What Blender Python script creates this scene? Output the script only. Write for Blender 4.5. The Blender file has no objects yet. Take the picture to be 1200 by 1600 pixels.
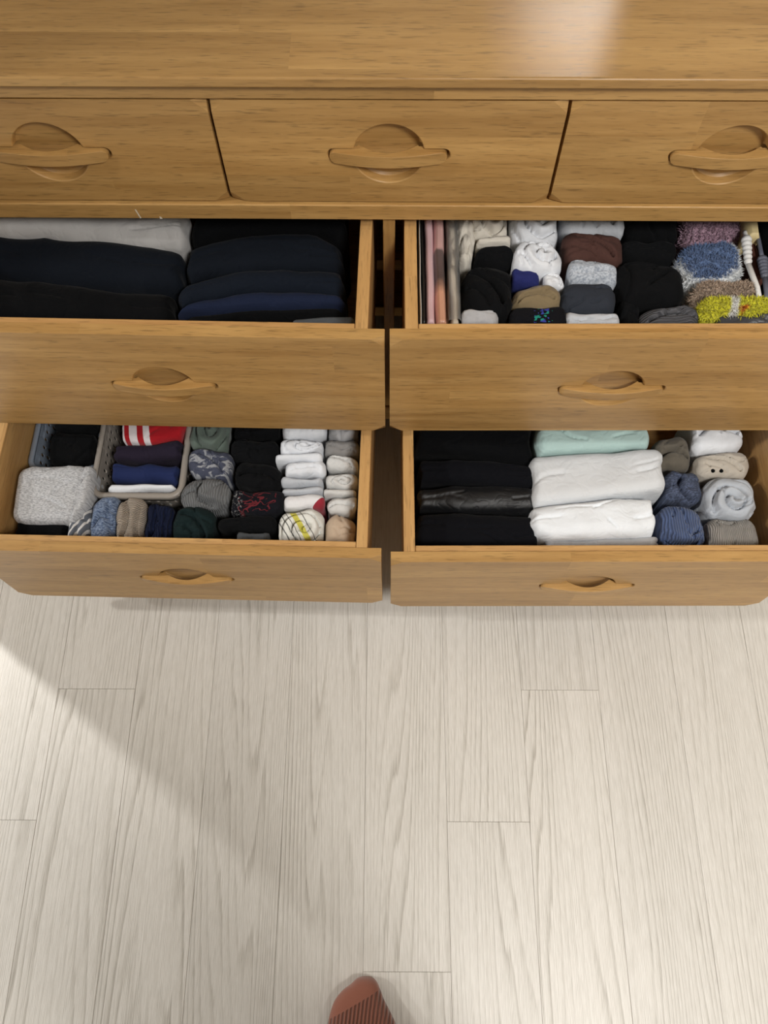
import bpy, bmesh, math, random
import numpy as np
from mathutils import Vector, Matrix, Euler

random.seed(7)
SC = bpy.context.scene
COL = SC.collection

# ------------------------------------------------------------------ camera
CAM_POS = Vector((0.0088, -0.7434, 1.355))
RT = Vector((0.9998896, 0.01342889, -0.00636044))
DN = Vector((0.00970788, -0.9144528, -0.40457611))
FW = Vector((-0.01124933, 0.40446969, -0.91448221))
cam_data = bpy.data.cameras.new('camera')
cam = bpy.data.objects.new('camera', cam_data)
COL.objects.link(cam)
up, back = -DN, -FW
cam.matrix_world = Matrix(((RT.x, up.x, back.x, CAM_POS.x), (RT.y, up.y, back.y, CAM_POS.y),
                           (RT.z, up.z, back.z, CAM_POS.z), (0, 0, 0, 1)))
cam_data.sensor_fit = 'VERTICAL'
cam_data.sensor_height = 24.0
cam_data.lens = 24.0 * 1265.0 / 1600.0
cam_data.clip_start = 0.02
SC.camera = cam

# ------------------------------------------------------------------ world and light
world = bpy.data.worlds.new('room_ambient')
SC.world = world
world.use_nodes = True
bgn = world.node_tree.nodes['Background']
bgn.inputs[0].default_value = (0.98, 0.99, 1.0, 1)
bgn.inputs[1].default_value = 0.12
SC.cycles.caustics_reflective = False
SC.cycles.caustics_refractive = False
SC.view_settings.view_transform = 'Standard'
SC.view_settings.look = 'None'
SC.view_settings.gamma = 1.0
SC.view_settings.use_curve_mapping = False
SC.view_settings.exposure = 0.0

def area(name, loc, size, power, color, target):
    d = bpy.data.lights.new(name, 'AREA')
    d.shape = 'DISK'
    d.size = size
    d.energy = power
    d.color = color
    o = bpy.data.objects.new(name, d)
    COL.objects.link(o)
    o.location = loc
    o.rotation_euler = (Vector(target) - Vector(loc)).to_track_quat('-Z', 'Y').to_euler()
    return o
# ceiling lamp behind the photographer's right shoulder, two ceiling lamps to the left, one in the passage left of the dresser
area('ceiling_light_main', (0.78, -1.45, 2.36), 0.58, 50, (1.0, 0.975, 0.94), (0.75, -1.45, 0))
area('ceiling_light_side', (-2.35, -0.62, 2.36), 0.12, 32, (1.0, 0.98, 0.95), (-2.35, -0.62, 0))
area('ceiling_light_far', (-3.5, -0.75, 2.36), 0.12, 46, (1.0, 0.98, 0.95), (-3.5, -0.75, 0))
area('passage_light', (-1.164, -0.024, 0.50), 0.010, 7.0, (1.0, 0.99, 0.975), (-0.6, -0.5, 0))

# ------------------------------------------------------------------ helpers
class NT:
    """tiny node builder"""
    def __init__(self, name):
        m = bpy.data.materials.new(name)
        m.use_nodes = True
        self.m = m
        self.t = m.node_tree
        self.bsdf = self.t.nodes['Principled BSDF']
    def n(self, typ, **kw):
        nd = self.t.nodes.new(typ)
        for k, v in kw.items():
            if k.startswith('i_'):
                key = k[2:]
                key = int(key) if key.isdigit() else key
                self.set(nd.inputs[key], v)
            else:
                setattr(nd, k, v)
        return nd
    def set(self, sock, v):
        if isinstance(v, bpy.types.NodeSocket):
            self.t.links.new(v, sock)
        else:
            sock.default_value = v
    def math(self, op, a, b=None, c=None, clamp=False):
        nd = self.t.nodes.new('ShaderNodeMath')
        nd.operation = op
        nd.use_clamp = clamp
        self.set(nd.inputs[0], a)
        if b is not None: self.set(nd.inputs[1], b)
        if c is not None: self.set(nd.inputs[2], c)
        return nd.outputs[0]
    def vmath(self, op, a, b=None):
        nd = self.t.nodes.new('ShaderNodeVectorMath')
        nd.operation = op
        self.set(nd.inputs[0], a)
        if b is not None: self.set(nd.inputs[1], b)
        return nd.outputs['Value'] if op in ('LENGTH', 'DOT_PRODUCT') else nd.outputs[0]
    def noise(self, vec, scale, detail=4, rough=.55, dist=0.0):
        nd = self.n('ShaderNodeTexNoise', i_Vector=vec, i_Scale=scale, i_Detail=detail, i_Roughness=rough, i_Distortion=dist)
        return nd.outputs[0]
    def ramp(self, fac, stops, interp='LINEAR'):
        nd = self.t.nodes.new('ShaderNodeValToRGB')
        nd.color_ramp.interpolation = interp
        el = nd.color_ramp.elements
        while len(el) < len(stops): el.new(0.5)
        for e, (p, c) in zip(el, stops):
            e.position = p
            e.color = c if len(c) == 4 else (*c, 1)
        self.set(nd.inputs[0], fac)
        return nd.outputs[0]
    def mix(self, fac, a, b, mode='MIX'):
        nd = self.t.nodes.new('ShaderNodeMix')
        nd.data_type = 'RGBA'
        nd.blend_type = mode
        self.set(nd.inputs[0], fac)
        self.set(nd.inputs[6], a if isinstance(a, bpy.types.NodeSocket) else (*a[:3], 1))
        self.set(nd.inputs[7], b if isinstance(b, bpy.types.NodeSocket) else (*b[:3], 1))
        return nd.outputs[2]
    def bump(self, h, strength=.3, dist=.001):
        nd = self.n('ShaderNodeBump', i_Strength=strength, i_Distance=dist, i_Height=h)
        self.t.links.new(nd.outputs[0], self.bsdf.inputs['Normal'])
    def comb(self, x, y, z):
        nd = self.t.nodes.new('ShaderNodeCombineXYZ')
        for s, v in zip(nd.inputs, (x, y, z)): self.set(s, v)
        return nd.outputs[0]
    def sep(self, v):
        nd = self.t.nodes.new('ShaderNodeSeparateXYZ')
        self.set(nd.inputs[0], v)
        return nd.outputs

def lin(r, g, b):
    f = lambda c: (c / 255 / 12.92) if c / 255 <= .04045 else ((c / 255 + .055) / 1.055) ** 2.4
    return (f(r), f(g), f(b))

def wood(name, axis, c_lo, c_hi, rough=.46, coat=.16, stave=.055, tone=.18, pores=.32):
    N = NT(name)
    tc = N.n('ShaderNodeTexCoord')
    rnd = N.n('ShaderNodeObjectInfo').outputs['Random']
    off = N.math('MULTIPLY', rnd, 9.7)
    x, y, z = N.sep(tc.outputs['Object'])[:3]
    if axis == 'x': al, ac1, ac2 = x, y, z
    elif axis == 'y': al, ac1, ac2 = y, x, z
    else: al, ac1, ac2 = z, x, y
    ac = N.math('ADD', ac1, ac2)
    ac = N.math('ADD', ac, off)
    al = N.math('ADD', al, N.math('MULTIPLY', rnd, 3.1))
    # laminated staves
    row = N.math('FLOOR', N.math('DIVIDE', ac, stave))
    rw = N.n('ShaderNodeTexWhiteNoise', noise_dimensions='1D', i_W=row).outputs[0]
    seg = N.math('FLOOR', N.math('DIVIDE', N.math('ADD', al, rw), .62))
    tn = N.n('ShaderNodeTexWhiteNoise', noise_dimensions='2D', i_Vector=N.comb(row, seg, 0.0)).outputs[0]
    sh = N.math('MULTIPLY', tn, 4.0)
    v1 = N.comb(N.math('MULTIPLY', al, 1.6), N.math('MULTIPLY', ac, 26.0), sh)
    n1 = N.noise(v1, 1.0, 5, .6, .6)
    v2 = N.comb(N.math('MULTIPLY', al, 42.0), N.math('MULTIPLY', ac, 480.0), sh)
    n2 = N.noise(v2, 1.0, 2, .5)
    v3 = N.comb(N.math('MULTIPLY', al, 8.0), N.math('MULTIPLY', ac, 120.0), sh)
    n3 = N.noise(v3, 1.0, 3, .6)
    fac = N.math('ADD', N.math('MULTIPLY', n1, .62), N.math('MULTIPLY', n3, .38))
    col = N.ramp(fac, [(.28, c_lo), (.68, c_hi)])
    pr = N.ramp(n2, [(.56, (1, 1, 1)), (.70, (1 - pores, 1 - pores, 1 - pores))])
    col = N.mix(1.0, col, pr, 'MULTIPLY')
    t = N.math('ADD', N.math('MULTIPLY', tn, tone), 1.0 - tone * .5)
    col = N.mix(1.0, col, N.comb(t, t, t), 'MULTIPLY')
    N.set(N.bsdf.inputs['Base Color'], col)
    N.bsdf.inputs['Roughness'].default_value = rough
    N.bsdf.inputs['Coat Weight'].default_value = coat
    N.bsdf.inputs['Coat Roughness'].default_value = .20
    N.bump(N.math('ADD', n2, N.math('MULTIPLY', n3, .6)), .10, .0004)
    return N.m

W_LO, W_HI = lin(149, 109, 56), lin(193, 153, 94)
WOOD = {a: wood('honey_wood_' + a, a, W_LO, W_HI) for a in 'xyz'}
BOX_LO, BOX_HI = lin(168, 124, 72), lin(206, 164, 106)
BOXW = {a: wood('drawer_wood_' + a, a, BOX_LO, BOX_HI, rough=.5, coat=.05, tone=.08) for a in 'xyz'}

def plain(name, c, rough=.6, spec=.5, **kw):
    N = NT(name)
    N.bsdf.inputs['Base Color'].default_value = (*c, 1)
    N.bsdf.inputs['Roughness'].default_value = rough
    N.bsdf.inputs['Specular IOR Level'].default_value = spec
    tc = N.n('ShaderNodeTexCoord')
    n = N.noise(tc.outputs['Object'], 60, 3)
    col = N.mix(N.math('MULTIPLY', n, .25), c, tuple(v * .75 for v in c))
    N.set(N.bsdf.inputs['Base Color'], col)
    for k, v in kw.items():
        N.bsdf.inputs[k].default_value = v
    return N.m

def mesh_obj(name, verts, faces, mat, parent=None, smooth=False, bevel=0, seg=2, loc=None, angle=.6):
    me = bpy.data.meshes.new(name)
    me.from_pydata([tuple(v) for v in verts], [], faces)
    me.update()
    bm = bmesh.new()
    bm.from_mesh(me)
    bmesh.ops.recalc_face_normals(bm, faces=bm.faces)
    bm.to_mesh(me)
    bm.free()
    me.materials.append(mat)
    if smooth:
        me.polygons.foreach_set('use_smooth', [True] * len(me.polygons))
    o = bpy.data.objects.new(name, me)
    COL.objects.link(o)
    if parent is not None: o.parent = parent
    if loc is not None: o.location = loc
    if bevel:
        b = o.modifiers.new('bevel', 'BEVEL')
        b.width = bevel
        b.segments = seg
        b.limit_method = 'ANGLE'
        b.angle_limit = angle
        b.harden_normals = True
        me.polygons.foreach_set('use_smooth', [True] * len(me.polygons))
    return o

BOX_F = [(0, 1, 3, 2), (4, 6, 7, 5), (0, 4, 5, 1), (2, 3, 7, 6), (0, 2, 6, 4), (1, 5, 7, 3)]
def box(name, x0, x1, y0, y1, z0, z1, mat, parent=None, bevel=.0015, loc=None):
    """box with its mesh origin at its own centre so each piece has its own grain"""
    v = [(x, y, z) for x in (x0, x1) for y in (y0, y1) for z in (z0, z1)]
    return mesh_obj(name, v, BOX_F, mat, parent, bevel=bevel, loc=loc)

def empty(name, loc=(0, 0, 0), rz=0.0):
    o = bpy.data.objects.new(name, None)
    o.location = loc
    o.rotation_euler = (0, 0, rz)
    o.empty_display_size = .05
    COL.objects.link(o)
    return o

def tag(o, label=None, cat=None, group=None, kind=None):
    if label: o['label'] = label
    if cat: o['category'] = cat
    if group: o['group'] = group
    if kind: o['kind'] = kind
    return o

# ------------------------------------------------------------------ setting: floor
def floor_material():
    N = NT('pale_oak_plank')
    tc = N.n('ShaderNodeTexCoord')
    rnd = N.n('ShaderNodeObjectInfo').outputs['Random']
    x, y, z = N.sep(tc.outputs['Object'])[:3]
    off = N.math('MULTIPLY', rnd, 37.0)
    # contour lines of a stretched noise give the cathedral figure
    v = N.comb(N.math('ADD', N.math('MULTIPLY', x, 11.0), off), N.math('ADD', N.math('MULTIPLY', y, .62), off), off)
    n = N.noise(v, 1.0, 1.2, .4, .15)
    fine = N.noise(N.comb(N.math('MULTIPLY', x, 90.0), N.math('MULTIPLY', y, 2.0), off), 1.0, 3, .6)
    ph = N.math('ADD', N.math('MULTIPLY', n, 22.0), N.math('MULTIPLY', fine, 1.1))
    ph = N.math('ADD', ph, N.math('MULTIPLY', x, 120.0))
    saw = N.math('FRACT', ph)
    line = N.ramp(saw, [(0, (0, 0, 0)), (.62, (.22, .22, .22)), (.90, (1, 1, 1)), (1, (0, 0, 0))])
    mask = N.noise(N.comb(N.math('MULTIPLY', x, 16.0), N.math('MULTIPLY', y, 1.4), off), 1.0, 3, .6)
    mask = N.ramp(mask, [(.36, (.18, .18, .18)), (.66, (1, 1, 1))])
    fl = N.math('FRACT', N.math('ADD', N.math('MULTIPLY', x, 520.0), N.math('ADD', N.math('MULTIPLY', n, 16.0), N.math('MULTIPLY', fine, 2.4))))
    fl = N.ramp(fl, [(0, (0, 0, 0)), (.6, (.5, .5, .5)), (.85, (1, 1, 1)), (1, (0, 0, 0))])
    spk = N.noise(N.comb(N.math('MULTIPLY', x, 900.0), N.math('MULTIPLY', y, 40.0), off), 1.0, 2, .6)
    g = N.math('ADD', N.math('MULTIPLY', N.math('MULTIPLY', line, mask), .58), N.math('MULTIPLY', fl, .46))
    g = N.math('ADD', g, N.math('MULTIPLY', N.math('SUBTRACT', spk, .5), .75), clamp=True)
    col = N.ramp(g, [(0, lin(221, 217, 210)), (.40, lin(198, 193, 184)), (1, lin(141, 134, 123))])
    t = N.math('ADD', N.math('MULTIPLY', rnd, .07), .965)
    col = N.mix(1.0, col, N.comb(t, t, t), 'MULTIPLY')
    N.set(N.bsdf.inputs['Base Color'], col)
    N.bsdf.inputs['Roughness'].default_value = .42
    N.bsdf.inputs['Specular IOR Level'].default_value = .38
    N.bump(N.math('MULTIPLY', g, -1.0), .18, .0006)
    return N.m
FLOOR_M = floor_material()
PSI = 0.0095
PW, PL, PSTEP = 0.1289, 1.2342, 0.2057
CO, SO = math.cos(PSI), math.sin(PSI)
floor = mesh_obj('floor', [(-4, -3, -.0085), (2.4, -3, -.0085), (2.4, 1.4, -.0085), (-4, 1.4, -.0085)], [(0, 1, 2, 3)],
                 plain('floor_joint', lin(150, 140, 126), .9))
floor.rotation_euler = (0, 0, PSI)
tag(floor, 'pale oak plank floor in front of the dresser', 'floor', kind='structure')
def plank_mesh(w, l):
    g = .00015
    v, b = [], .0004
    x0, x1, y0, y1 = -w / 2 + g, w / 2 - g, -l / 2 + g, l / 2 - g
    v = [(x0, y0, -.008), (x1, y0, -.008), (x1, y1, -.008), (x0, y1, -.008),
         (x0, y0, -b), (x1, y0, -b), (x1, y1, -b), (x0, y1, -b),
         (x0 + b, y0 + b, 0), (x1 - b, y0 + b, 0), (x1 - b, y1 - b, 0), (x0 + b, y1 - b, 0)]
    f = [(0, 3, 2, 1), (8, 9, 10, 11)]
    for a in (0, 4):
        for k in range(4):
            f.append((a + k, a + (k + 1) % 4, a + 4 + (k + 1) % 4, a + 4 + k))
    me = bpy.data.meshes.new('plank')
    me.from_pydata(v, [], f)
    me.materials.append(FLOOR_M)
    me.update()
    return me
PLANK = plank_mesh(PW, PL)
# line 0 lies at X = FX0 (floor frame), end joint of the column between lines 0 and 1 lies at Y = FY0
FX0, FY0 = -0.55284, -0.46803
for k in range(-26, 20):
    jy = FY0 - PSTEP * ((6 - k) % 6)
    for r in range(-2, 3):
        yc = jy + (r + .5) * PL
        if yc < -3.0 or yc > 1.2: continue
        o = bpy.data.objects.new('plank', PLANK)
        COL.objects.link(o)
        o.parent = floor
        o.location = (FX0 + (k + .5) * PW, yc, 0)

WALL_M = plain('white_wallpaper', lin(226, 221, 212), .85, .2)
def slab(name, x0, x1, y0, y1, z0, z1, mat, label, cat):
    o = box(name, x0, x1, y0, y1, z0, z1, mat, bevel=0)
    return tag(o, label, cat, kind='structure')
slab('wall_back', -.94, 2.0, .452, .552, 0, 2.4, WALL_M, 'white wall behind the dresser', 'wall')
slab('wall_left', -.98, -.90, -.162, .452, 0, 2.4, WALL_M, 'white wall end at the left of the dresser', 'wall')
slab('wall_right', 2.0, 2.1, -2.6, .552, 0, 2.4, WALL_M, 'white wall at the right of the room', 'wall')
slab('ceiling', -4.0, 2.1, -2.6, 1.2, 2.4, 2.5, WALL_M, 'white ceiling above the dresser', 'ceiling')

# ------------------------------------------------------------------ dresser
dresser = empty('dresser', (0, 0.22, 0))
tag(dresser, 'honey brown wooden dresser with three small and four wide drawers, lower four pulled open', 'dresser')
DY = -0.22     # children are given in dresser space: world y + DY
def dbox(name, x0, x1, y0, y1, z0, z1, mat, bevel=.0015, **k):
    c = ((x0 + x1) / 2, (y0 + y1) / 2, (z0 + z1) / 2)
    hx, hy, hz = (x1 - x0) / 2, (y1 - y0) / 2, (z1 - z0) / 2
    return box(name, -hx, hx, -hy, hy, -hz, hz, mat, dresser, bevel, loc=(c[0], c[1] + DY, c[2]))
dbox('top_board', -.606, .606, -.012, .445, .7715, .7845, WOOD['x'], bevel=.003)
dbox('top_apron', -.58, .58, -.002, .018, .7512, .7713, WOOD['x'])
dbox('drawer_rail', -.58, .58, -.004, .030, .5805, .6048, WOOD['x'], bevel=.002)
dbox('base_rail', -.58, .58, .000, .022, .0875, .128, WOOD['x'])
dbox('divider_post', -.0078, .0078, .004, .030, .128, .5805, WOOD['z'])
dbox('cross_rail', -.58, .58, .143, .165, .316, .340, WOOD['x'])
dbox('cross_rail', -.58, .58, .235, .257, .078, .104, WOOD['x'])
dbox('added_board', -.58, .58, .258, .431, .070, .078, WOOD['x'], bevel=0)  # added board, hides the lit floor so the gap stays dark
for s in (-1, 1):
    dbox('side_panel', s * .60 - .0 if s < 0 else .58, -.58 if s < 0 else .60, .0, .44, .0875, .7712, WOOD['z'])
    dbox('inner_divider', s * .1925 - .006, s * .1925 + .006, .012, .40, .6048, .7512, WOOD['z'])
dbox('back_panel', -.58, .58, .432, .440, .060, .7712, WOOD['x'])
dbox('dust_panel', -.58, .58, .030, .43, .588, .600, WOOD['x'])
for sx in (-1, 1):
    for yy in (.03, .41):
        x = sx * .575
        v = []
        for z, r in ((0, .014), (.0875, .022)):
            cx, cy = (x + sx * .012, yy + (-.012 if yy < .2 else .012)) if z == 0 else (x, yy)
            for k in range(12):
                a = k * math.tau / 12
                v.append((cx + r * math.cos(a), cy + DY + r * math.sin(a), z))
        f = [tuple(range(11, -1, -1)), tuple(range(12, 24))] + [(k, (k + 1) % 12, 12 + (k + 1) % 12, 12 + k) for k in range(12)]
        mesh_obj('leg', v, f, WOOD['z'], dresser, smooth=False)
# pale chips in the varnish of the front rail
CHIP_M = plain('bare_chip', lin(214, 202, 180), .7)
def chip(parent, pts):
    v = [(x, y, z) for (x, y, z) in pts]
    v2 = [(x, y - .0003, z) for (x, y, z) in pts]
    n = len(pts)
    f = [tuple(range(n)), tuple(range(2 * n - 1, n - 1, -1))] + [(k, (k + 1) % n, n + (k + 1) % n, n + k) for k in range(n)]
    o = mesh_obj('varnish_chip', v + v2, f, CHIP_M, parent)
    o['label'] = 'pale chip in the varnish'
    return o
chip(dresser, [(-.3128, -.0041 + DY, .5965), (-.3112, -.0041 + DY, .5965), (-.3085, -.0041 + DY, .5825), (-.3100, -.0041 + DY, .5815)])
chip(dresser, [(-.2850, -.0041 + DY, .5850), (-.2830, -.0041 + DY, .5840), (-.2822, -.0041 + DY, .5812), (-.2855, -.0041 + DY, .5812)])

R_C, SLOT_L, SLOT_H, REC = .0405, .0695, .0085, .0125
def front_mesh(w, h, thk, cut=.0145, cdep=.0058):
    """drawer front: recessed round finger hole with bar slots, four scooped corners"""
    hw, hh = w / 2, h / 2
    corners = []
    for sx, sz in ((1, 1), (-1, 1), (-1, -1), (1, -1)):
        a, b = (sx * hw, sz * (hh - cut)), (sx * (hw - cut * 1.15), sz * hh)
        corners += [a, b] if sx * sz > 0 else [b, a]
    angs = sorted(set([round(math.atan2(z, x) % math.tau, 6) for x, z in corners] + [round(k * math.tau / 120, 6) for k in range(120)]
                      + [round(s % math.tau, 6) for a in (.03, .06, .09, .12, math.atan2(SLOT_H, SLOT_L - SLOT_H), math.atan2(SLOT_H, math.sqrt(R_C**2 - SLOT_H**2))) for s in (a, -a, math.pi - a, math.pi + a)]))
    poly = corners
    def ray_poly(a):
        dx, dz = math.cos(a), math.sin(a)
        best = 1e9
        for i in range(8):
            (x0, z0), (x1, z1) = poly[i], poly[(i + 1) % 8]
            ex, ez = x1 - x0, z1 - z0
            den = dx * ez - dz * ex
            if abs(den) < 1e-12: continue
            t = (x0 * ez - z0 * ex) / den
            u = (x0 * dz - z0 * dx) / den
            if t > 0 and -1e-6 <= u <= 1 + 1e-6: best = min(best, t)
        return best
    def hole(a):
        dx, dz = abs(math.cos(a)), abs(math.sin(a))
        cx = SLOT_L - SLOT_H
        rs = SLOT_H / max(dz, 1e-9)
        if rs * dx > cx:
            rs = cx * dx + math.sqrt(max(SLOT_H ** 2 - (cx * dz) ** 2, 0))
        return max(R_C, rs)
    n = len(angs)
    V, Fc = [], []
    rings = []
    def ring(fn):
        s = len(V)
        for a in angs:
            V.append(fn(a))
        rings.append(s)
    ring(lambda a: (ray_poly(a) * math.cos(a), 0, ray_poly(a) * math.sin(a)))
    ring(lambda a: ((hole(a) + .0012) * math.cos(a), 0, (hole(a) + .0012) * math.sin(a)))
    ring(lambda a: (hole(a) * math.cos(a), .0010, hole(a) * math.sin(a)))
    ring(lambda a: ((hole(a) - .0018) * math.cos(a), REC * .75, (hole(a) - .0018) * math.sin(a)))
    ring(lambda a: ((hole(a) * .88) * math.cos(a), REC * .97, (hole(a) * .88) * math.sin(a)))
    ring(lambda a: ((hole(a) * .4) * math.cos(a), REC, (hole(a) * .4) * math.sin(a)))
    for r in range(len(rings) - 1):
        for k in range(n):
            k2 = (k + 1) % n
            Fc.append((rings[r] + k, rings[r] + k2, rings[r + 1] + k2, rings[r + 1] + k))
    V.append((0, REC, 0))
    for k in range(n): Fc.append((rings[-1] + k, rings[-1] + (k + 1) % n, len(V) - 1))
    # scooped corners and outer edges
    outer = []          # ordered outline (front edge) with depth
    for k, a in enumerate(angs):
        x, _, z = V[rings[0] + k]
        outer.append(rings[0] + k)
    # corner tips
    tips = {}
    for sx, sz in ((1, 1), (-1, 1), (-1, -1), (1, -1)):
        V.append((sx * hw, cdep, sz * hh))
        tips[(sx, sz)] = len(V) - 1
    loop = []
    for k in range(n):
        i0, i1 = outer[k], outer[(k + 1) % n]
        loop.append(i0)
        p0, p1 = V[i0], V[i1]
        mx, mz = (p0[0] + p1[0]) / 2, (p0[2] + p1[2]) / 2
        # is this edge on a diagonal cut?
        if abs(abs(mx) - hw) > 1e-5 and abs(abs(mz) - hh) > 1e-5:
            key = (1 if mx > 0 else -1, 1 if mz > 0 else -1)
            Fc.append((i0, i1, tips[key]))
            on0 = abs(abs(p0[0]) - hw) < 1e-5 or abs(abs(p0[2]) - hh) < 1e-5
            on1 = abs(abs(p1[0]) - hw) < 1e-5 or abs(abs(p1[2]) - hh) < 1e-5
            if not on0: loop.pop()
            if on1: loop.append(tips[key])
    m = len(loop)
    bs = len(V)
    for i in loop:
        V.append((V[i][0], thk, V[i][2]))
    for k in range(m):
        k2 = (k + 1) % m
        Fc.append((loop[k], loop[k2], bs + k2, bs + k))
    Fc.append(tuple(range(bs, bs + m)))
    return V, Fc

def bar_mesh():
    """bowed bar: stations along x with rounded ends, scalloped inner edge over the finger hole"""
    L, H = .0668, .0156
    xs = sorted(set([round(-L + 2 * L * k / 40, 6) for k in range(41)] + [round(s * (L - e), 6) for s in (-1, 1) for e in (.0004, .001, .002, .0032, .0046, .006)] + [round(s * .0352, 6) for s in (-1, 1)]))
    V, F = [], []
    for x in xs:
        e = max(0.0, abs(x) - (L - .0076)) / .0076
        hz = H / 2 * math.sqrt(max(1 - e * e, .015))
        yo = -(.0034 + .0086 * math.cos(math.pi / 2 * x / L)) * (1 - .35 * e ** 3)
        yi = .0090 - .0138 * (1 - (x / .035) ** 2) if abs(x) < .0351 else .006
        V += [(x, yi, -hz), (x, yo, -hz), (x, yo, hz), (x, yi, hz)]
    n = len(xs)
    for i in range(n - 1):
        for k in range(4):
            F.append((i * 4 + k, i * 4 + (k + 1) % 4, (i + 1) * 4 + (k + 1) % 4, (i + 1) * 4 + k))
    F += [(3, 2, 1, 0), tuple(range((n - 1) * 4, n * 4))]
    return V, F

def drawer(xc, w, z0, z1, y, yaw, label, thk=.0155, boxdep=None, xo=None, xi=None):
    """front panel is the drawer's own mesh; handle and box boards are its sub-parts"""
    V, F = front_mesh(w, z1 - z0, thk)
    d = mesh_obj('drawer', V, F, WOOD['x'], dresser, bevel=.0021, seg=3, angle=.42)
    d.location = (xc, y + DY, (z0 + z1) / 2)
    d.rotation_euler = (0, 0, yaw)
    d['label'] = label
    V, F = bar_mesh()
    hd = mesh_obj('handle', V, F, WOOD['x'], d, bevel=.0016, seg=2, angle=.9)
    hd.location = (-.0008, 0, -.001)
    hd['label'] = 'bowed wooden bar handle over a round finger recess'
    if boxdep:
        h2 = (z1 - z0) / 2
        bl, br = xo - xc, xi - xc          # outer box faces in drawer space (left, right)
        t = .0155
        zt, zb = h2 - .0025, -h2 + .018
        def sub(name, x0, x1, y0, y1, a, b, mat, bevel=.0012):
            c = ((x0 + x1) / 2, (y0 + y1) / 2, (a + b) / 2)
            hx, hy, hz = (x1 - x0) / 2, (y1 - y0) / 2, (b - a) / 2
            return box(name, -hx, hx, -hy, hy, -hz, hz, mat, d, bevel, loc=c)
        sub('side_board', bl, bl + t, thk + .0004, boxdep, zb, zt, BOXW['y'])
        sub('side_board', br - t, br, thk + .0004, boxdep, zb, zt, BOXW['y'])
        sub('box_front', bl + t + .0003, br - t - .0003, thk + .0004, thk + .0108, zb, zt - .002, BOXW['x'])
        sub('box_back', bl + t + .0003, br - t - .0003, boxdep - .012, boxdep, zb, zt - .002, BOXW['x'])
        sub('box_bottom', bl + t, br - t, thk + .011, boxdep - .012, zb + .006, zb + .012, BOXW['x'], 0)
    return d
ZT0, ZT1 = .6075, .7485
drawer(-.3862, .3835, ZT0, ZT1, 0, 0, 'closed small drawer at the left of the top row')
drawer(0.0, .3815, ZT0, ZT1, 0, 0, 'closed small drawer in the middle of the top row')
drawer(.3862, .3835, ZT0, ZT1, 0, 0, 'closed small drawer at the right of the top row')
Z2, Z3 = (.351, .5665), (.125, .325)
drawer(-.2907, .5745, *Z2, -.1692, -.0139, 'wide open drawer of dark folded garments', boxdep=.395, xo=-.5765, xi=-.0235)
drawer(.2900, .5745, *Z2, -.1697, .0105, 'wide open drawer of rolled and fuzzy socks', boxdep=.395, xo=.0212, xi=.5765)
drawer(-.2940, .5745, *Z3, -.3537, -.0119, 'wide open drawer with baskets and rolled socks', boxdep=.395, xo=-.5765, xi=-.0262)
drawer(.2935, .5745, *Z3, -.3584, .0130, 'wide open drawer of folded shirts and rolled socks', boxdep=.395, xo=.0242, xi=.5765)

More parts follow.
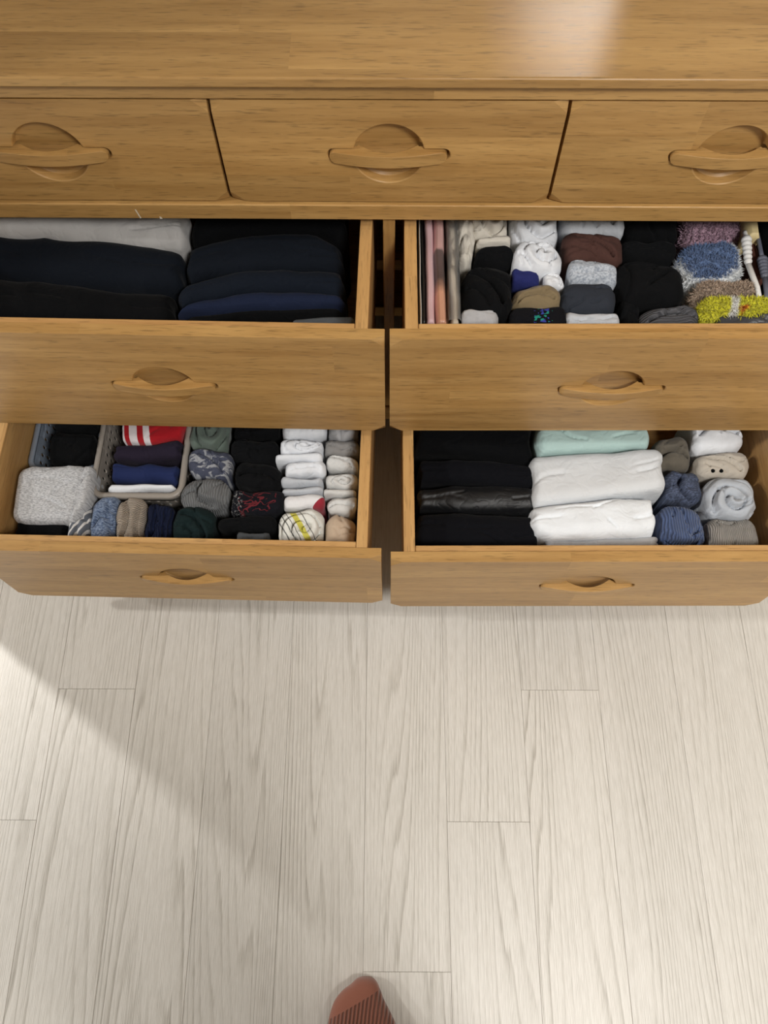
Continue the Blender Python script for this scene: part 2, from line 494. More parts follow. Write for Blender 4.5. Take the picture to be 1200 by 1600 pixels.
# ------------------------------------------------------------------ fabrics
def fabric(name, c, c2=None, style='plain', rough=.92, scale=1.0, sheen=.15):
    N = NT(name)
    tc = N.n('ShaderNodeTexCoord')
    ob = tc.outputs['Object']
    gen = tc.outputs['Generated']
    x, y, z = N.sep(ob)[:3]
    gx, gy, gz = N.sep(gen)[:3]
    c2 = c2 or tuple(v * .7 for v in c)
    n = N.noise(ob, 28, 4, .6)
    weave = N.noise(ob, 1400, 1, .5)
    wrk = N.math('ABSOLUTE', N.math('SUBTRACT', N.noise(ob, 42, 2, .45, .6), .5))
    col = N.mix(N.math('MULTIPLY', n, .35), c, tuple(v * .72 for v in c))
    h = weave
    bs, bd = .25, .0006
    if style == 'heather':
        s = N.noise(N.comb(N.math('MULTIPLY', x, 260.0), N.math('MULTIPLY', y, 620.0), z), 1.0, 3, .65)
        col = N.mix(N.ramp(s, [(.40, (0, 0, 0)), (.62, (1, 1, 1))]), c, c2)
    elif style == 'rib':
        r = N.math('SINE', N.math('MULTIPLY', N.math('ADD', x, N.math('MULTIPLY', N.noise(ob, 25, 2), .012)), 1900.0 * scale))
        col = N.mix(N.math('MULTIPLY_ADD', r, .5, .5), tuple(v * .62 for v in c), c)
        h = r
        bs, bd = .8, .0012
    elif style == 'ribv':
        r = N.math('SINE', N.math('MULTIPLY', N.math('ADD', y, N.math('MULTIPLY', N.noise(ob, 25, 2), .012)), 1900.0 * scale))
        col = N.mix(N.math('MULTIPLY_ADD', r, .5, .5), tuple(v * .62 for v in c), c)
        h = r
        bs, bd = .8, .0012
    elif style == 'fuzzy':
        s = N.noise(ob, 330, 3, .7)
        col = N.mix(N.ramp(s, [(.36, (0, 0, 0)), (.6, (1, 1, 1))]), tuple(v * .55 for v in c), c)
        if c2 and name == 'fz_blue':
            d = N.vmath('LENGTH', N.comb(N.math('SUBTRACT', gx, .46), N.math('MULTIPLY', N.math('SUBTRACT', gy, .56), .95), 0.0))
            d = N.math('ADD', d, N.math('MULTIPLY', N.math('SUBTRACT', n, .5), .22))
            col = N.mix(N.ramp(d, [(.36, (0, 0, 0)), (.43, (1, 1, 1))]), col, c2)
        if name == 'fz_yellow':
            d = N.math('ABSOLUTE', N.math('SUBTRACT', N.math('ADD', gx, N.math('MULTIPLY', n, .1)), .50))
            col = N.mix(N.ramp(d, [(.03, (1, 1, 1)), (.07, (0, 0, 0))]), col, (.8, .8, .78))
            o2 = N.math('ADD', N.math('MULTIPLY', gx, .6), N.math('MULTIPLY', n, .6))
            low = N.math('MULTIPLY', N.math('GREATER_THAN', gx, .5), N.math('LESS_THAN', gy, .42))
            col = N.mix(N.math('MULTIPLY', low, N.ramp(n, [(.48, (0, 0, 0)), (.56, (1, 1, 1))])), col, lin(196, 110, 30))
        h, bs, bd = s, .9, .003
    elif style == 'stripes':
        r = N.math('SINE', N.math('MULTIPLY', N.math('ADD', x, N.math('MULTIPLY', y, -.55)), 620.0))
        col = N.mix(N.ramp(r, [(.42, (0, 0, 0)), (.5, (1, 1, 1))]), c, c2)
    elif style == 'redstripe':
        f = N.math('ADD', gx, N.math('MULTIPLY', gy, .10))
        w, rr = lin(228, 226, 228), c
        st = N.ramp(f, [(0, w), (.10, w), (.105, rr), (.17, rr), (.175, w), (.29, w), (.295, rr), (.385, rr), (.39, w), (.48, w), (.485, rr)], 'CONSTANT')
        col = N.mix(N.math('MULTIPLY', n, .3), st, tuple(v * .6 for v in c))
    elif style == 'redtoe':
        f = N.math('SUBTRACT', gx, N.math('MULTIPLY', gy, .45))
        col = N.mix(N.math('GREATER_THAN', f, .62), col, c2)
    elif style == 'yellowband':
        f = N.math('SUBTRACT', N.math('ADD', gx, N.math('MULTIPLY', gy, .55)), N.math('MULTIPLY', n, .08))
        yl, bk, wh = lin(196, 190, 84), lin(104, 104, 102), c
        col = N.ramp(f, [(0, wh), (.30, bk), (.33, wh), (.44, bk), (.465, wh), (.56, bk), (.58, wh), (.66, yl), (.80, wh), (.90, bk), (.925, wh)], 'CONSTANT')
    elif style == 'scrawl':
        s = N.noise(N.comb(N.math('MULTIPLY', x, 42.0), N.math('MULTIPLY', y, 70.0), 0.0), 1.0, 1, .4, 1.2)
        ln = N.math('ABSOLUTE', N.math('SUBTRACT', s, .5))
        e = N.math('MULTIPLY', N.math('LESS_THAN', N.math('ABSOLUTE', N.math('SUBTRACT', gx, .5)), .36), N.math('LESS_THAN', N.math('ABSOLUTE', N.math('SUBTRACT', gy, .5)), .42))
        col = N.mix(N.math('MULTIPLY', e, N.ramp(ln, [(.018, (1, 1, 1)), (.03, (0, 0, 0))])), col, c2)
        fr = N.math('MULTIPLY', N.math('LESS_THAN', gx, .22), N.ramp(N.noise(ob, 420, 2, .6), [(.58, (0, 0, 0)), (.64, (1, 1, 1))]))
        col = N.mix(fr, col, lin(150, 150, 150))
    elif style == 'fray':
        s = N.noise(N.comb(N.math('MULTIPLY', x, 60.0), N.math('MULTIPLY', y, 120.0), z), 1.0, 3, .6, 1.0)
        col = N.mix(N.ramp(s, [(.5, (0, 0, 0)), (.58, (1, 1, 1))]), c, c2)
        h, bs, bd = s, .7, .002
    elif style == 'embro':
        s = N.noise(ob, 190, 1, .5)
        e = N.math('MULTIPLY', N.math('LESS_THAN', N.math('ABSOLUTE', N.math('SUBTRACT', gx, .57)), .16), N.math('LESS_THAN', N.math('ABSOLUTE', N.math('SUBTRACT', gy, .62)), .40))
        col = N.mix(N.math('MULTIPLY', e, N.math('GREATER_THAN', s, .54)), col, lin(58, 66, 150))
        s2 = N.noise(N.vmath('ADD', ob, (.3, .1, 0)), 170, 1, .5)
        col = N.mix(N.math('MULTIPLY', e, N.math('GREATER_THAN', s2, .57)), col, lin(36, 130, 112))
    N.set(N.bsdf.inputs['Base Color'], col)
    N.bsdf.inputs['Roughness'].default_value = rough
    N.bsdf.inputs['Specular IOR Level'].default_value = (.25 if max(c) > .05 else .12) if rough > .7 else .5
    N.bsdf.inputs['Sheen Weight'].default_value = sheen if max(c) > .12 else .02
    N.bsdf.inputs['Sheen Roughness'].default_value = .5
    h = N.math('ADD', N.math('MULTIPLY', h, bs * bd), N.math('MULTIPLY', N.math('MINIMUM', wrk, .12), .0035))
    N.bump(h, 1.0, 1.0)
    return N.m

FABRIC_SPEC = {
    'ltgrey': (lin(176, 174, 172),), 'navyblk': (lin(15, 20, 28),), 'navyblk2': (lin(18, 24, 34),), 'navy': (lin(26, 34, 56),),
    'black': (lin(6, 7, 9),), 'black2': (lin(11, 12, 14),), 'dkgrey': (lin(78, 82, 86),), 'cream': (lin(216, 210, 198),),
    'grey': (lin(176, 176, 178),), 'grey2': (lin(136, 134, 132),), 'white': (lin(226, 229, 234),), 'white2': (lin(234, 239, 244),),
    'royal': (lin(34, 40, 96),), 'khaki': (lin(128, 112, 84),), 'paleblue': (lin(188, 192, 198),), 'paleblue2': (lin(180, 186, 194),),
    'brown': (lin(76, 50, 44),), 'brown2': (lin(82, 48, 38),), 'charcoal': (lin(48, 52, 60),),
    'offwhite': (lin(208, 208, 206),), 'offwhite2': (lin(214, 217, 220),), 'tan': (lin(190, 170, 148),), 'mint': (lin(176, 202, 198),),
    'sage': (lin(92, 104, 96),), 'plum': (lin(38, 32, 46),), 'navyb': (lin(28, 40, 82),), 'dkgreen': (lin(24, 38, 39),),
    'taupe': (lin(98, 92, 82),), 'warmgrey': (lin(186, 178, 166),), 'blknavy': (lin(11, 12, 17),),
    'embro': (lin(18, 18, 22), None, 'embro'), 'heatherlt': (lin(190, 196, 204), lin(142, 150, 162), 'heather'),
    'dkknit': (lin(92, 92, 96), None, 'ribv', .92, 1.0), 'heather': (lin(200, 202, 205), lin(154, 156, 160), 'heather'),
    'greystripe': (lin(92, 98, 108), lin(206, 206, 206), 'stripes'), 'blueheather': (lin(66, 82, 112), lin(132, 148, 172), 'heather'),
    'beigerib': (lin(190, 176, 160), None, 'ribv', .92, 1.3), 'navyrib': (lin(26, 34, 60), None, 'rib', .92, .8),
    'greyrib': (lin(122, 124, 126), None, 'rib', .92, 1.0), 'fray': (lin(66, 70, 86), lin(150, 152, 156), 'fray'),
    'redscrawl': (lin(20, 21, 27), lin(104, 38, 44), 'scrawl'), 'redtoe': (lin(226, 226, 228), lin(150, 42, 56), 'redtoe'),
    'yellowband': (lin(216, 216, 210), None, 'yellowband'), 'redstripe': (lin(168, 22, 32), None, 'redstripe'),
    'charblue': (lin(54, 60, 76), lin(84, 94, 118), 'heather'), 'bluerib': (lin(86, 104, 144), None, 'rib', .92, .9),
    'greyknit': (lin(168, 164, 158), None, 'rib', .92, 1.3), 'blkshine': (lin(12, 13, 16), None, 'plain', .5), 'dkshine': (lin(62, 62, 66), None, 'plain', .4),
    'fz_mauve': (lin(190, 156, 174), None, 'fuzzy'), 'fz_blue': (lin(104, 128, 170), lin(226, 230, 232), 'fuzzy'),
    'fz_beige': (lin(192, 170, 150), None, 'fuzzy'), 'fz_yellow': (lin(232, 228, 60), None, 'fuzzy'),
}
_fab = {}
def fab(k):
    if k not in _fab:
        _fab[k] = fabric(k, *FABRIC_SPEC[k])
    return _fab[k]

# ------------------------------------------------------------------ soft shapes
def cube_grid(nx, ny, nz):
    """closed box grid: points in [-1,1]^3 and quads"""
    idx, P, F = {}, [], []
    def vid(i, j, k):
        if (i, j, k) not in idx:
            idx[(i, j, k)] = len(P)
            P.append((2 * i / nx - 1, 2 * j / ny - 1, 2 * k / nz - 1))
        return idx[(i, j, k)]
    for i in range(nx):
        for j in range(ny):
            F.append((vid(i, j, nz), vid(i + 1, j, nz), vid(i + 1, j + 1, nz), vid(i, j + 1, nz)))
            F.append((vid(i, j, 0), vid(i, j + 1, 0), vid(i + 1, j + 1, 0), vid(i + 1, j, 0)))
    for i in range(nx):
        for k in range(nz):
            F.append((vid(i, 0, k), vid(i + 1, 0, k), vid(i + 1, 0, k + 1), vid(i, 0, k + 1)))
            F.append((vid(i, ny, k), vid(i, ny, k + 1), vid(i + 1, ny, k + 1), vid(i + 1, ny, k)))
    for j in range(ny):
        for k in range(nz):
            F.append((vid(0, j, k), vid(0, j, k + 1), vid(0, j + 1, k + 1), vid(0, j + 1, k)))
            F.append((vid(nx, j, k), vid(nx, j + 1, k), vid(nx, j + 1, k + 1), vid(nx, j, k + 1)))
    return np.array(P), F

def sines(p, rng, freq, n=7, stretch=(1, 1, 1)):
    out = np.zeros(len(p))
    for _ in range(n):
        d = rng.normal(size=3)
        d /= np.linalg.norm(d)
        d = d * np.array(stretch) * freq * rng.uniform(.6, 1.5)
        out += np.sin(p @ d + rng.uniform(0, 6.28))
    return out / math.sqrt(n)

def seg_dist(u, v, pts):
    d = np.full(len(u), 9.0)
    side = np.zeros(len(u))
    for (a, b), (c, e) in zip(pts[:-1], pts[1:]):
        ex, ey = c - a, e - b
        L = ex * ex + ey * ey
        t = np.clip(((u - a) * ex + (v - b) * ey) / L, 0, 1)
        dx, dy = u - a - t * ex, v - b - t * ey
        q = np.hypot(dx, dy)
        m = q < d
        d[m] = q[m]
        side[m] = np.sign(ex * dy - ey * dx)[m]
    return d, side

def arc(x0, y0, x1, y1, bend, n=10):
    mx, my = (x0 + x1) / 2, (y0 + y1) / 2
    nx, ny = -(y1 - y0), x1 - x0
    cx, cy = mx + nx * bend * 2, my + ny * bend * 2
    return [((1 - t) ** 2 * x0 + 2 * t * (1 - t) * cx + t * t * x1, (1 - t) ** 2 * y0 + 2 * t * (1 - t) * cy + t * t * y1) for t in [k / n for k in range(n + 1)]]

def loft_dot(r, h):
    V, F, n = [], [], 12
    for i in range(6):
        a = math.pi * (i + .5) / 6
        V += [(r * math.sin(a) * math.cos(k * math.tau / n), r * math.sin(a) * math.sin(k * math.tau / n), h * math.cos(a)) for k in range(n)]
    for i in range(5):
        F += [(i * n + k, i * n + (k + 1) % n, (i + 1) * n + (k + 1) % n, (i + 1) * n + k) for k in range(n)]
    F += [tuple(range(n)), tuple(range(5 * n, 6 * n))]
    return V, F

def soft_item(name, label, cat, group, st, z0, z1, matk, r, wr, feat, seed):
    rng = np.random.default_rng(seed)
    xs = np.array([s[0] for s in st]); yf = np.array([s[1] for s in st]); yb = np.array([s[2] for s in st])
    if len(xs) == 3:        # irregular hand-rolled outline
        t = np.linspace(0, 1, 9)
        X9 = xs[0] + (xs[-1] - xs[0]) * t
        amp = min(.0022, float(np.mean(yb - yf)) * .07)
        ph = rng.uniform(0, 6.28, 4)
        yf, yb = (np.interp(X9, xs, yf) + amp * (np.sin(t * 5 + ph[0]) + .6 * np.sin(t * 11 + ph[1])), np.interp(X9, xs, yb) + amp * (np.sin(t * 5 + ph[2]) + .6 * np.sin(t * 11 + ph[3])))
        sl = rng.uniform(-.07, .07) * min(1.0, float(np.mean(yb - yf)) / .03)
        yf, yb = yf + sl * (X9 - X9.mean()), yb + sl * (X9 - X9.mean())
        xs = X9
    hx, hz = (xs[-1] - xs[0]) / 2, (z1 - z0) / 2
    hy = float(np.mean(yb - yf)) / 2
    xm, zm = (xs[0] + xs[-1]) / 2, (z0 + z1) / 2
    ym = float(np.mean(yb + yf)) / 2
    big = feat in ('fold', 'shirt')
    nx = int(np.clip(2 * hx / .0021, 16, 110)); ny = int(np.clip(2 * hy / .0020, 8, 46)); nz = 16
    P, F = cube_grid(nx, ny, nz)
    # denser rows near the edges so the rounding reads
    H = np.array([hx, hy, hz])
    p = P * H
    r = r * (.85 if big else .80)
    rr = np.array([min(.007 if big else r, hx * .98), min(r, hy * .98), min(max(r, .012), hz * .9)])
    core = H - rr
    q = np.clip(p, -core, core)
    d = (p - q) / rr
    L = np.linalg.norm(d, axis=1)
    mx = np.max(np.abs(d), axis=1)
    k = np.where(L > 1e-9, mx / np.maximum(L, 1e-9), 1.0)
    nrm = d / np.maximum(L, 1e-9)[:, None]
    p = q + d * k[:, None] * rr
    topw = np.clip((P[:, 2] - .2) / .5, 0, 1)
    u, v = p[:, 0] / hx, p[:, 1] / hy
    # wrinkles
    w = np.zeros(len(p))
    sz = min(hx, hy)
    if big:
        w += wr * .8 * sines(p, rng, 26, 6, (1, .8, .5))
        ridge = 1 - np.abs(sines(p, rng, 42, 5, (1.2, .6, .8)))
        w += wr * .55 * ridge
        w += wr * .25 * sines(p, rng, 120, 6, (1, .8, .8))
    else:
        w += wr * .7 * sines(p, rng, 55, 6)
        ridge = 1 - np.abs(sines(p, rng, 80, 5, (1, 1, .7)))
        w += wr * .45 * ridge
        w += wr * .2 * sines(p, rng, 240, 5)
    dome = 0.0
    creases = []
    if feat == 'sock':
        a = rng.uniform(-.5, .3)
        creases = [(arc(-.75, a, .7, a + rng.uniform(-.3, .5), rng.uniform(-.3, .3)), .20, .10), (arc(rng.uniform(-.5, .3), -.9, rng.uniform(-.2, .6), .2, .25), .12, .09)]
    elif feat == 'cuffs':
        creases = [(arc(-.72, -.25, .72, -.2, .24), .34, .12), (arc(-.5, .2, .45, .32, -.2), .16, .09), (arc(.2, -.1, .45, .4, .2), .12, .08)]
    elif feat == 'cuffv':
        creases = [(arc(-.62, -.9, -.5, .85, -.2), .26, .12), (arc(.62, -.9, .6, .6, .1), .14, .1)]
    elif feat == 'cuffb':
        creases = [(arc(-.8, -.55, .5, -.62, -.22), .40, .12), (arc(.35, -.7, .55, -.2, .3), .22, .1)]
    elif feat == 'hook':
        creases = [(arc(-.1, .35, .45, -.75, -.35), .42, .12), (arc(-.1, .35, -.6, -.1, .2), .18, .1)]
    elif feat == 'diag':
        creases = [(arc(-.5, .6, .6, -.55, .12), .30, .10), (arc(-.7, .0, .1, -.7, .15), .14, .09), (arc(0, .8, .75, .2, -.2), .12, .08)]
    elif feat == 'oval':
        creases = [(arc(-.1, -.35, .5, .35, .0), .16, .06), (arc(-.75, -.7, -.75, .7, -.1), .14, .07), (arc(-.75, .7, .7, .75, -.06), .12, .07)]
    elif feat == 'shirt':
        creases = [(arc(.72, .95, .6, -.9, .05), .12, .05), (arc(.1, -.5, .5, .35, .25), .07, .07), (arc(-.6, .5, .3, .35, .1), .05, .08)]
    elif feat == 'fold':
        creases = [(arc(-.97, rng.uniform(-.3, .3), -.55, rng.uniform(-.2, .5), .2), .10, .10), (arc(.6, rng.uniform(-.5, 0), .97, rng.uniform(0, .5), -.2), .12, .10)]
    cw = np.zeros(len(p))
    asp = hx / hy
    for _ in range(int(rng.integers(3, 7)) if not big else int(rng.integers(1, 4))):
        x0, y0, an, ln = rng.uniform(-.85, .85), rng.uniform(-.85, .85), rng.uniform(-.9, .9) + (0 if rng.uniform() < .7 else 1.6), rng.uniform(.3, .8)
        creases.append((arc(x0 - ln / 2 * math.cos(an), y0 - ln / 2 * math.sin(an), x0 + ln / 2 * math.cos(an), y0 + ln / 2 * math.sin(an), rng.uniform(-.25, .25)), rng.uniform(.05, .13) * (1 if big else 1.35), rng.uniform(.05, .09)))
    for pts, dep, wid in creases:
        sx = np.clip(asp, 1, 4.0) if big else np.clip(asp, .6, 1.8)
        dd, sd = seg_dist(u * sx, v, [(a * sx, b) for a, b in pts])
        cw -= dep * 1.1 * np.exp(-(dd / (wid * .8)) ** 2)
        cw += dep * .55 * np.exp(-dd / (wid * 3.0)) * (sd > 0)
    if feat == 'roll':
        cx, cy = rng.uniform(-.05, .2), rng.uniform(-.3, 0)
        rho = np.hypot(u - cx, (v - cy) * .95)
        th = np.arctan2(v - cy, u - cx)
        ph = (rho * 2.1 - th / math.tau + rng.uniform()) % 1.0
        cw -= .30 * np.exp(-((np.minimum(ph, 1 - ph)) / .10) ** 2) * np.clip(1.6 - rho * 1.15, 0, 1)
        cw += .34 * np.clip(ph, 0, 1) * np.clip(1.3 - rho, 0, 1)
    depth = min(sz, .03) * (1.0 if big else 1.45)
    w = w * (.35 + .65 * np.clip((P[:, 2] + 1) / 1.2, 0, 1))
    p = p + nrm * w[:, None]
    p[:, 2] += topw * cw * depth
    if not big: p[:, 2] += topw * u * rng.uniform(-.0045, .0045) + topw * v * rng.uniform(-.003, .004)
    p[:, 0] = np.clip(p[:, 0], -hx, hx); p[:, 1] = np.clip(p[:, 1], -hy, hy)
    if z0 > .160 and z0 < .2:      # garments in the tapered baskets
        tt = np.clip((hz - p[:, 2]) / (2 * hz), 0, 1)
        p[:, 0] *= 1 - tt * .011 / hx
        p[:, 1] *= 1 - tt * min(.5, .004 / hy)
    if feat == 'fold':      # stacked layers showing at the ends
        lay = np.sin(p[:, 1] / max(hy, .01) * 5.0 + rng.uniform(0, 6)) * .0022
        p[:, 0] += np.sign(u) * np.clip((np.abs(u) - .8) / .2, 0, 1) * lay
        p[:, 2] += topw * (-.010 * np.clip((np.abs(u) - .86) / .14, 0, 1) ** 2)
    # map through the stations
    X = xm + p[:, 0]
    F_ = np.interp(X, xs, yf); B_ = np.interp(X, xs, yb)
    Y = (F_ + B_) / 2 + p[:, 1] / hy * (B_ - F_) / 2
    Zc = np.maximum(zm + p[:, 2], z0)
    V = np.stack([X - xm, Y - ym, Zc - z0], 1)
    o = mesh_obj(name, V.tolist(), F, fab(matk), smooth=True)
    o.location = (xm, ym, z0 + .0002)
    tag(o, label, cat, group)
    if label.endswith('two small dark dots'):
        for dx in (-.0065, .0065):
            q = V[np.argmin((V[:, 0] + xm - .488 - dx) ** 2 + (V[:, 1] + ym + .196) ** 2 - (V[:, 2] > (z1 - z0) * .6) * .01)]
            dv, df = loft_dot(.0032, .0022)
            mesh_obj('dot', [(a + q[0], b + q[1], e + q[2]) for a, b, e in dv], df, fab('black'), o, smooth=True)
    if matk.startswith('fz_'):
        # pile of short tufts
        me = o.data
        tv, tf = [], []
        nf = len(me.polygons)
        sel = [f for f in range(nf) if me.polygons[f].center.z > (z1 - z0) * .35]
        for t in range(5200):
            f = me.polygons[sel[int(rng.integers(len(sel)))]]
            c = Vector(f.center) + Vector(rng.normal(size=3) * .0012)
            nn = (Vector(f.normal) + Vector(rng.normal(size=3) * .55)).normalized()
            t1 = nn.orthogonal().normalized()
            t1.rotate(Matrix.Rotation(rng.uniform(0, 6.28), 3, nn))
            ln, wd = rng.uniform(.003, .0062), rng.uniform(.0005, .0011)
            b = len(tv)
            side = nn.cross(t1)
            tv += [tuple(c + t1 * wd - nn * .001), tuple(c - t1 * wd * .5 + side * wd - nn * .001), tuple(c - t1 * wd * .5 - side * wd - nn * .001), tuple(c + nn * ln + t1 * rng.normal() * .001)]
            tf += [(b, b + 1, b + 3), (b + 1, b + 2, b + 3), (b + 2, b, b + 3)]
        # sub mesh keeps the parent's generated range close to the roll itself
        pm = bpy.data.meshes.new('pile')
        pm.from_pydata(tv, [], tf)
        pm.materials.append(fab(matk))
        po = bpy.data.objects.new('pile', pm)
        COL.objects.link(po)
        po.parent = o
        po['kind'] = 'stuff'
    return o

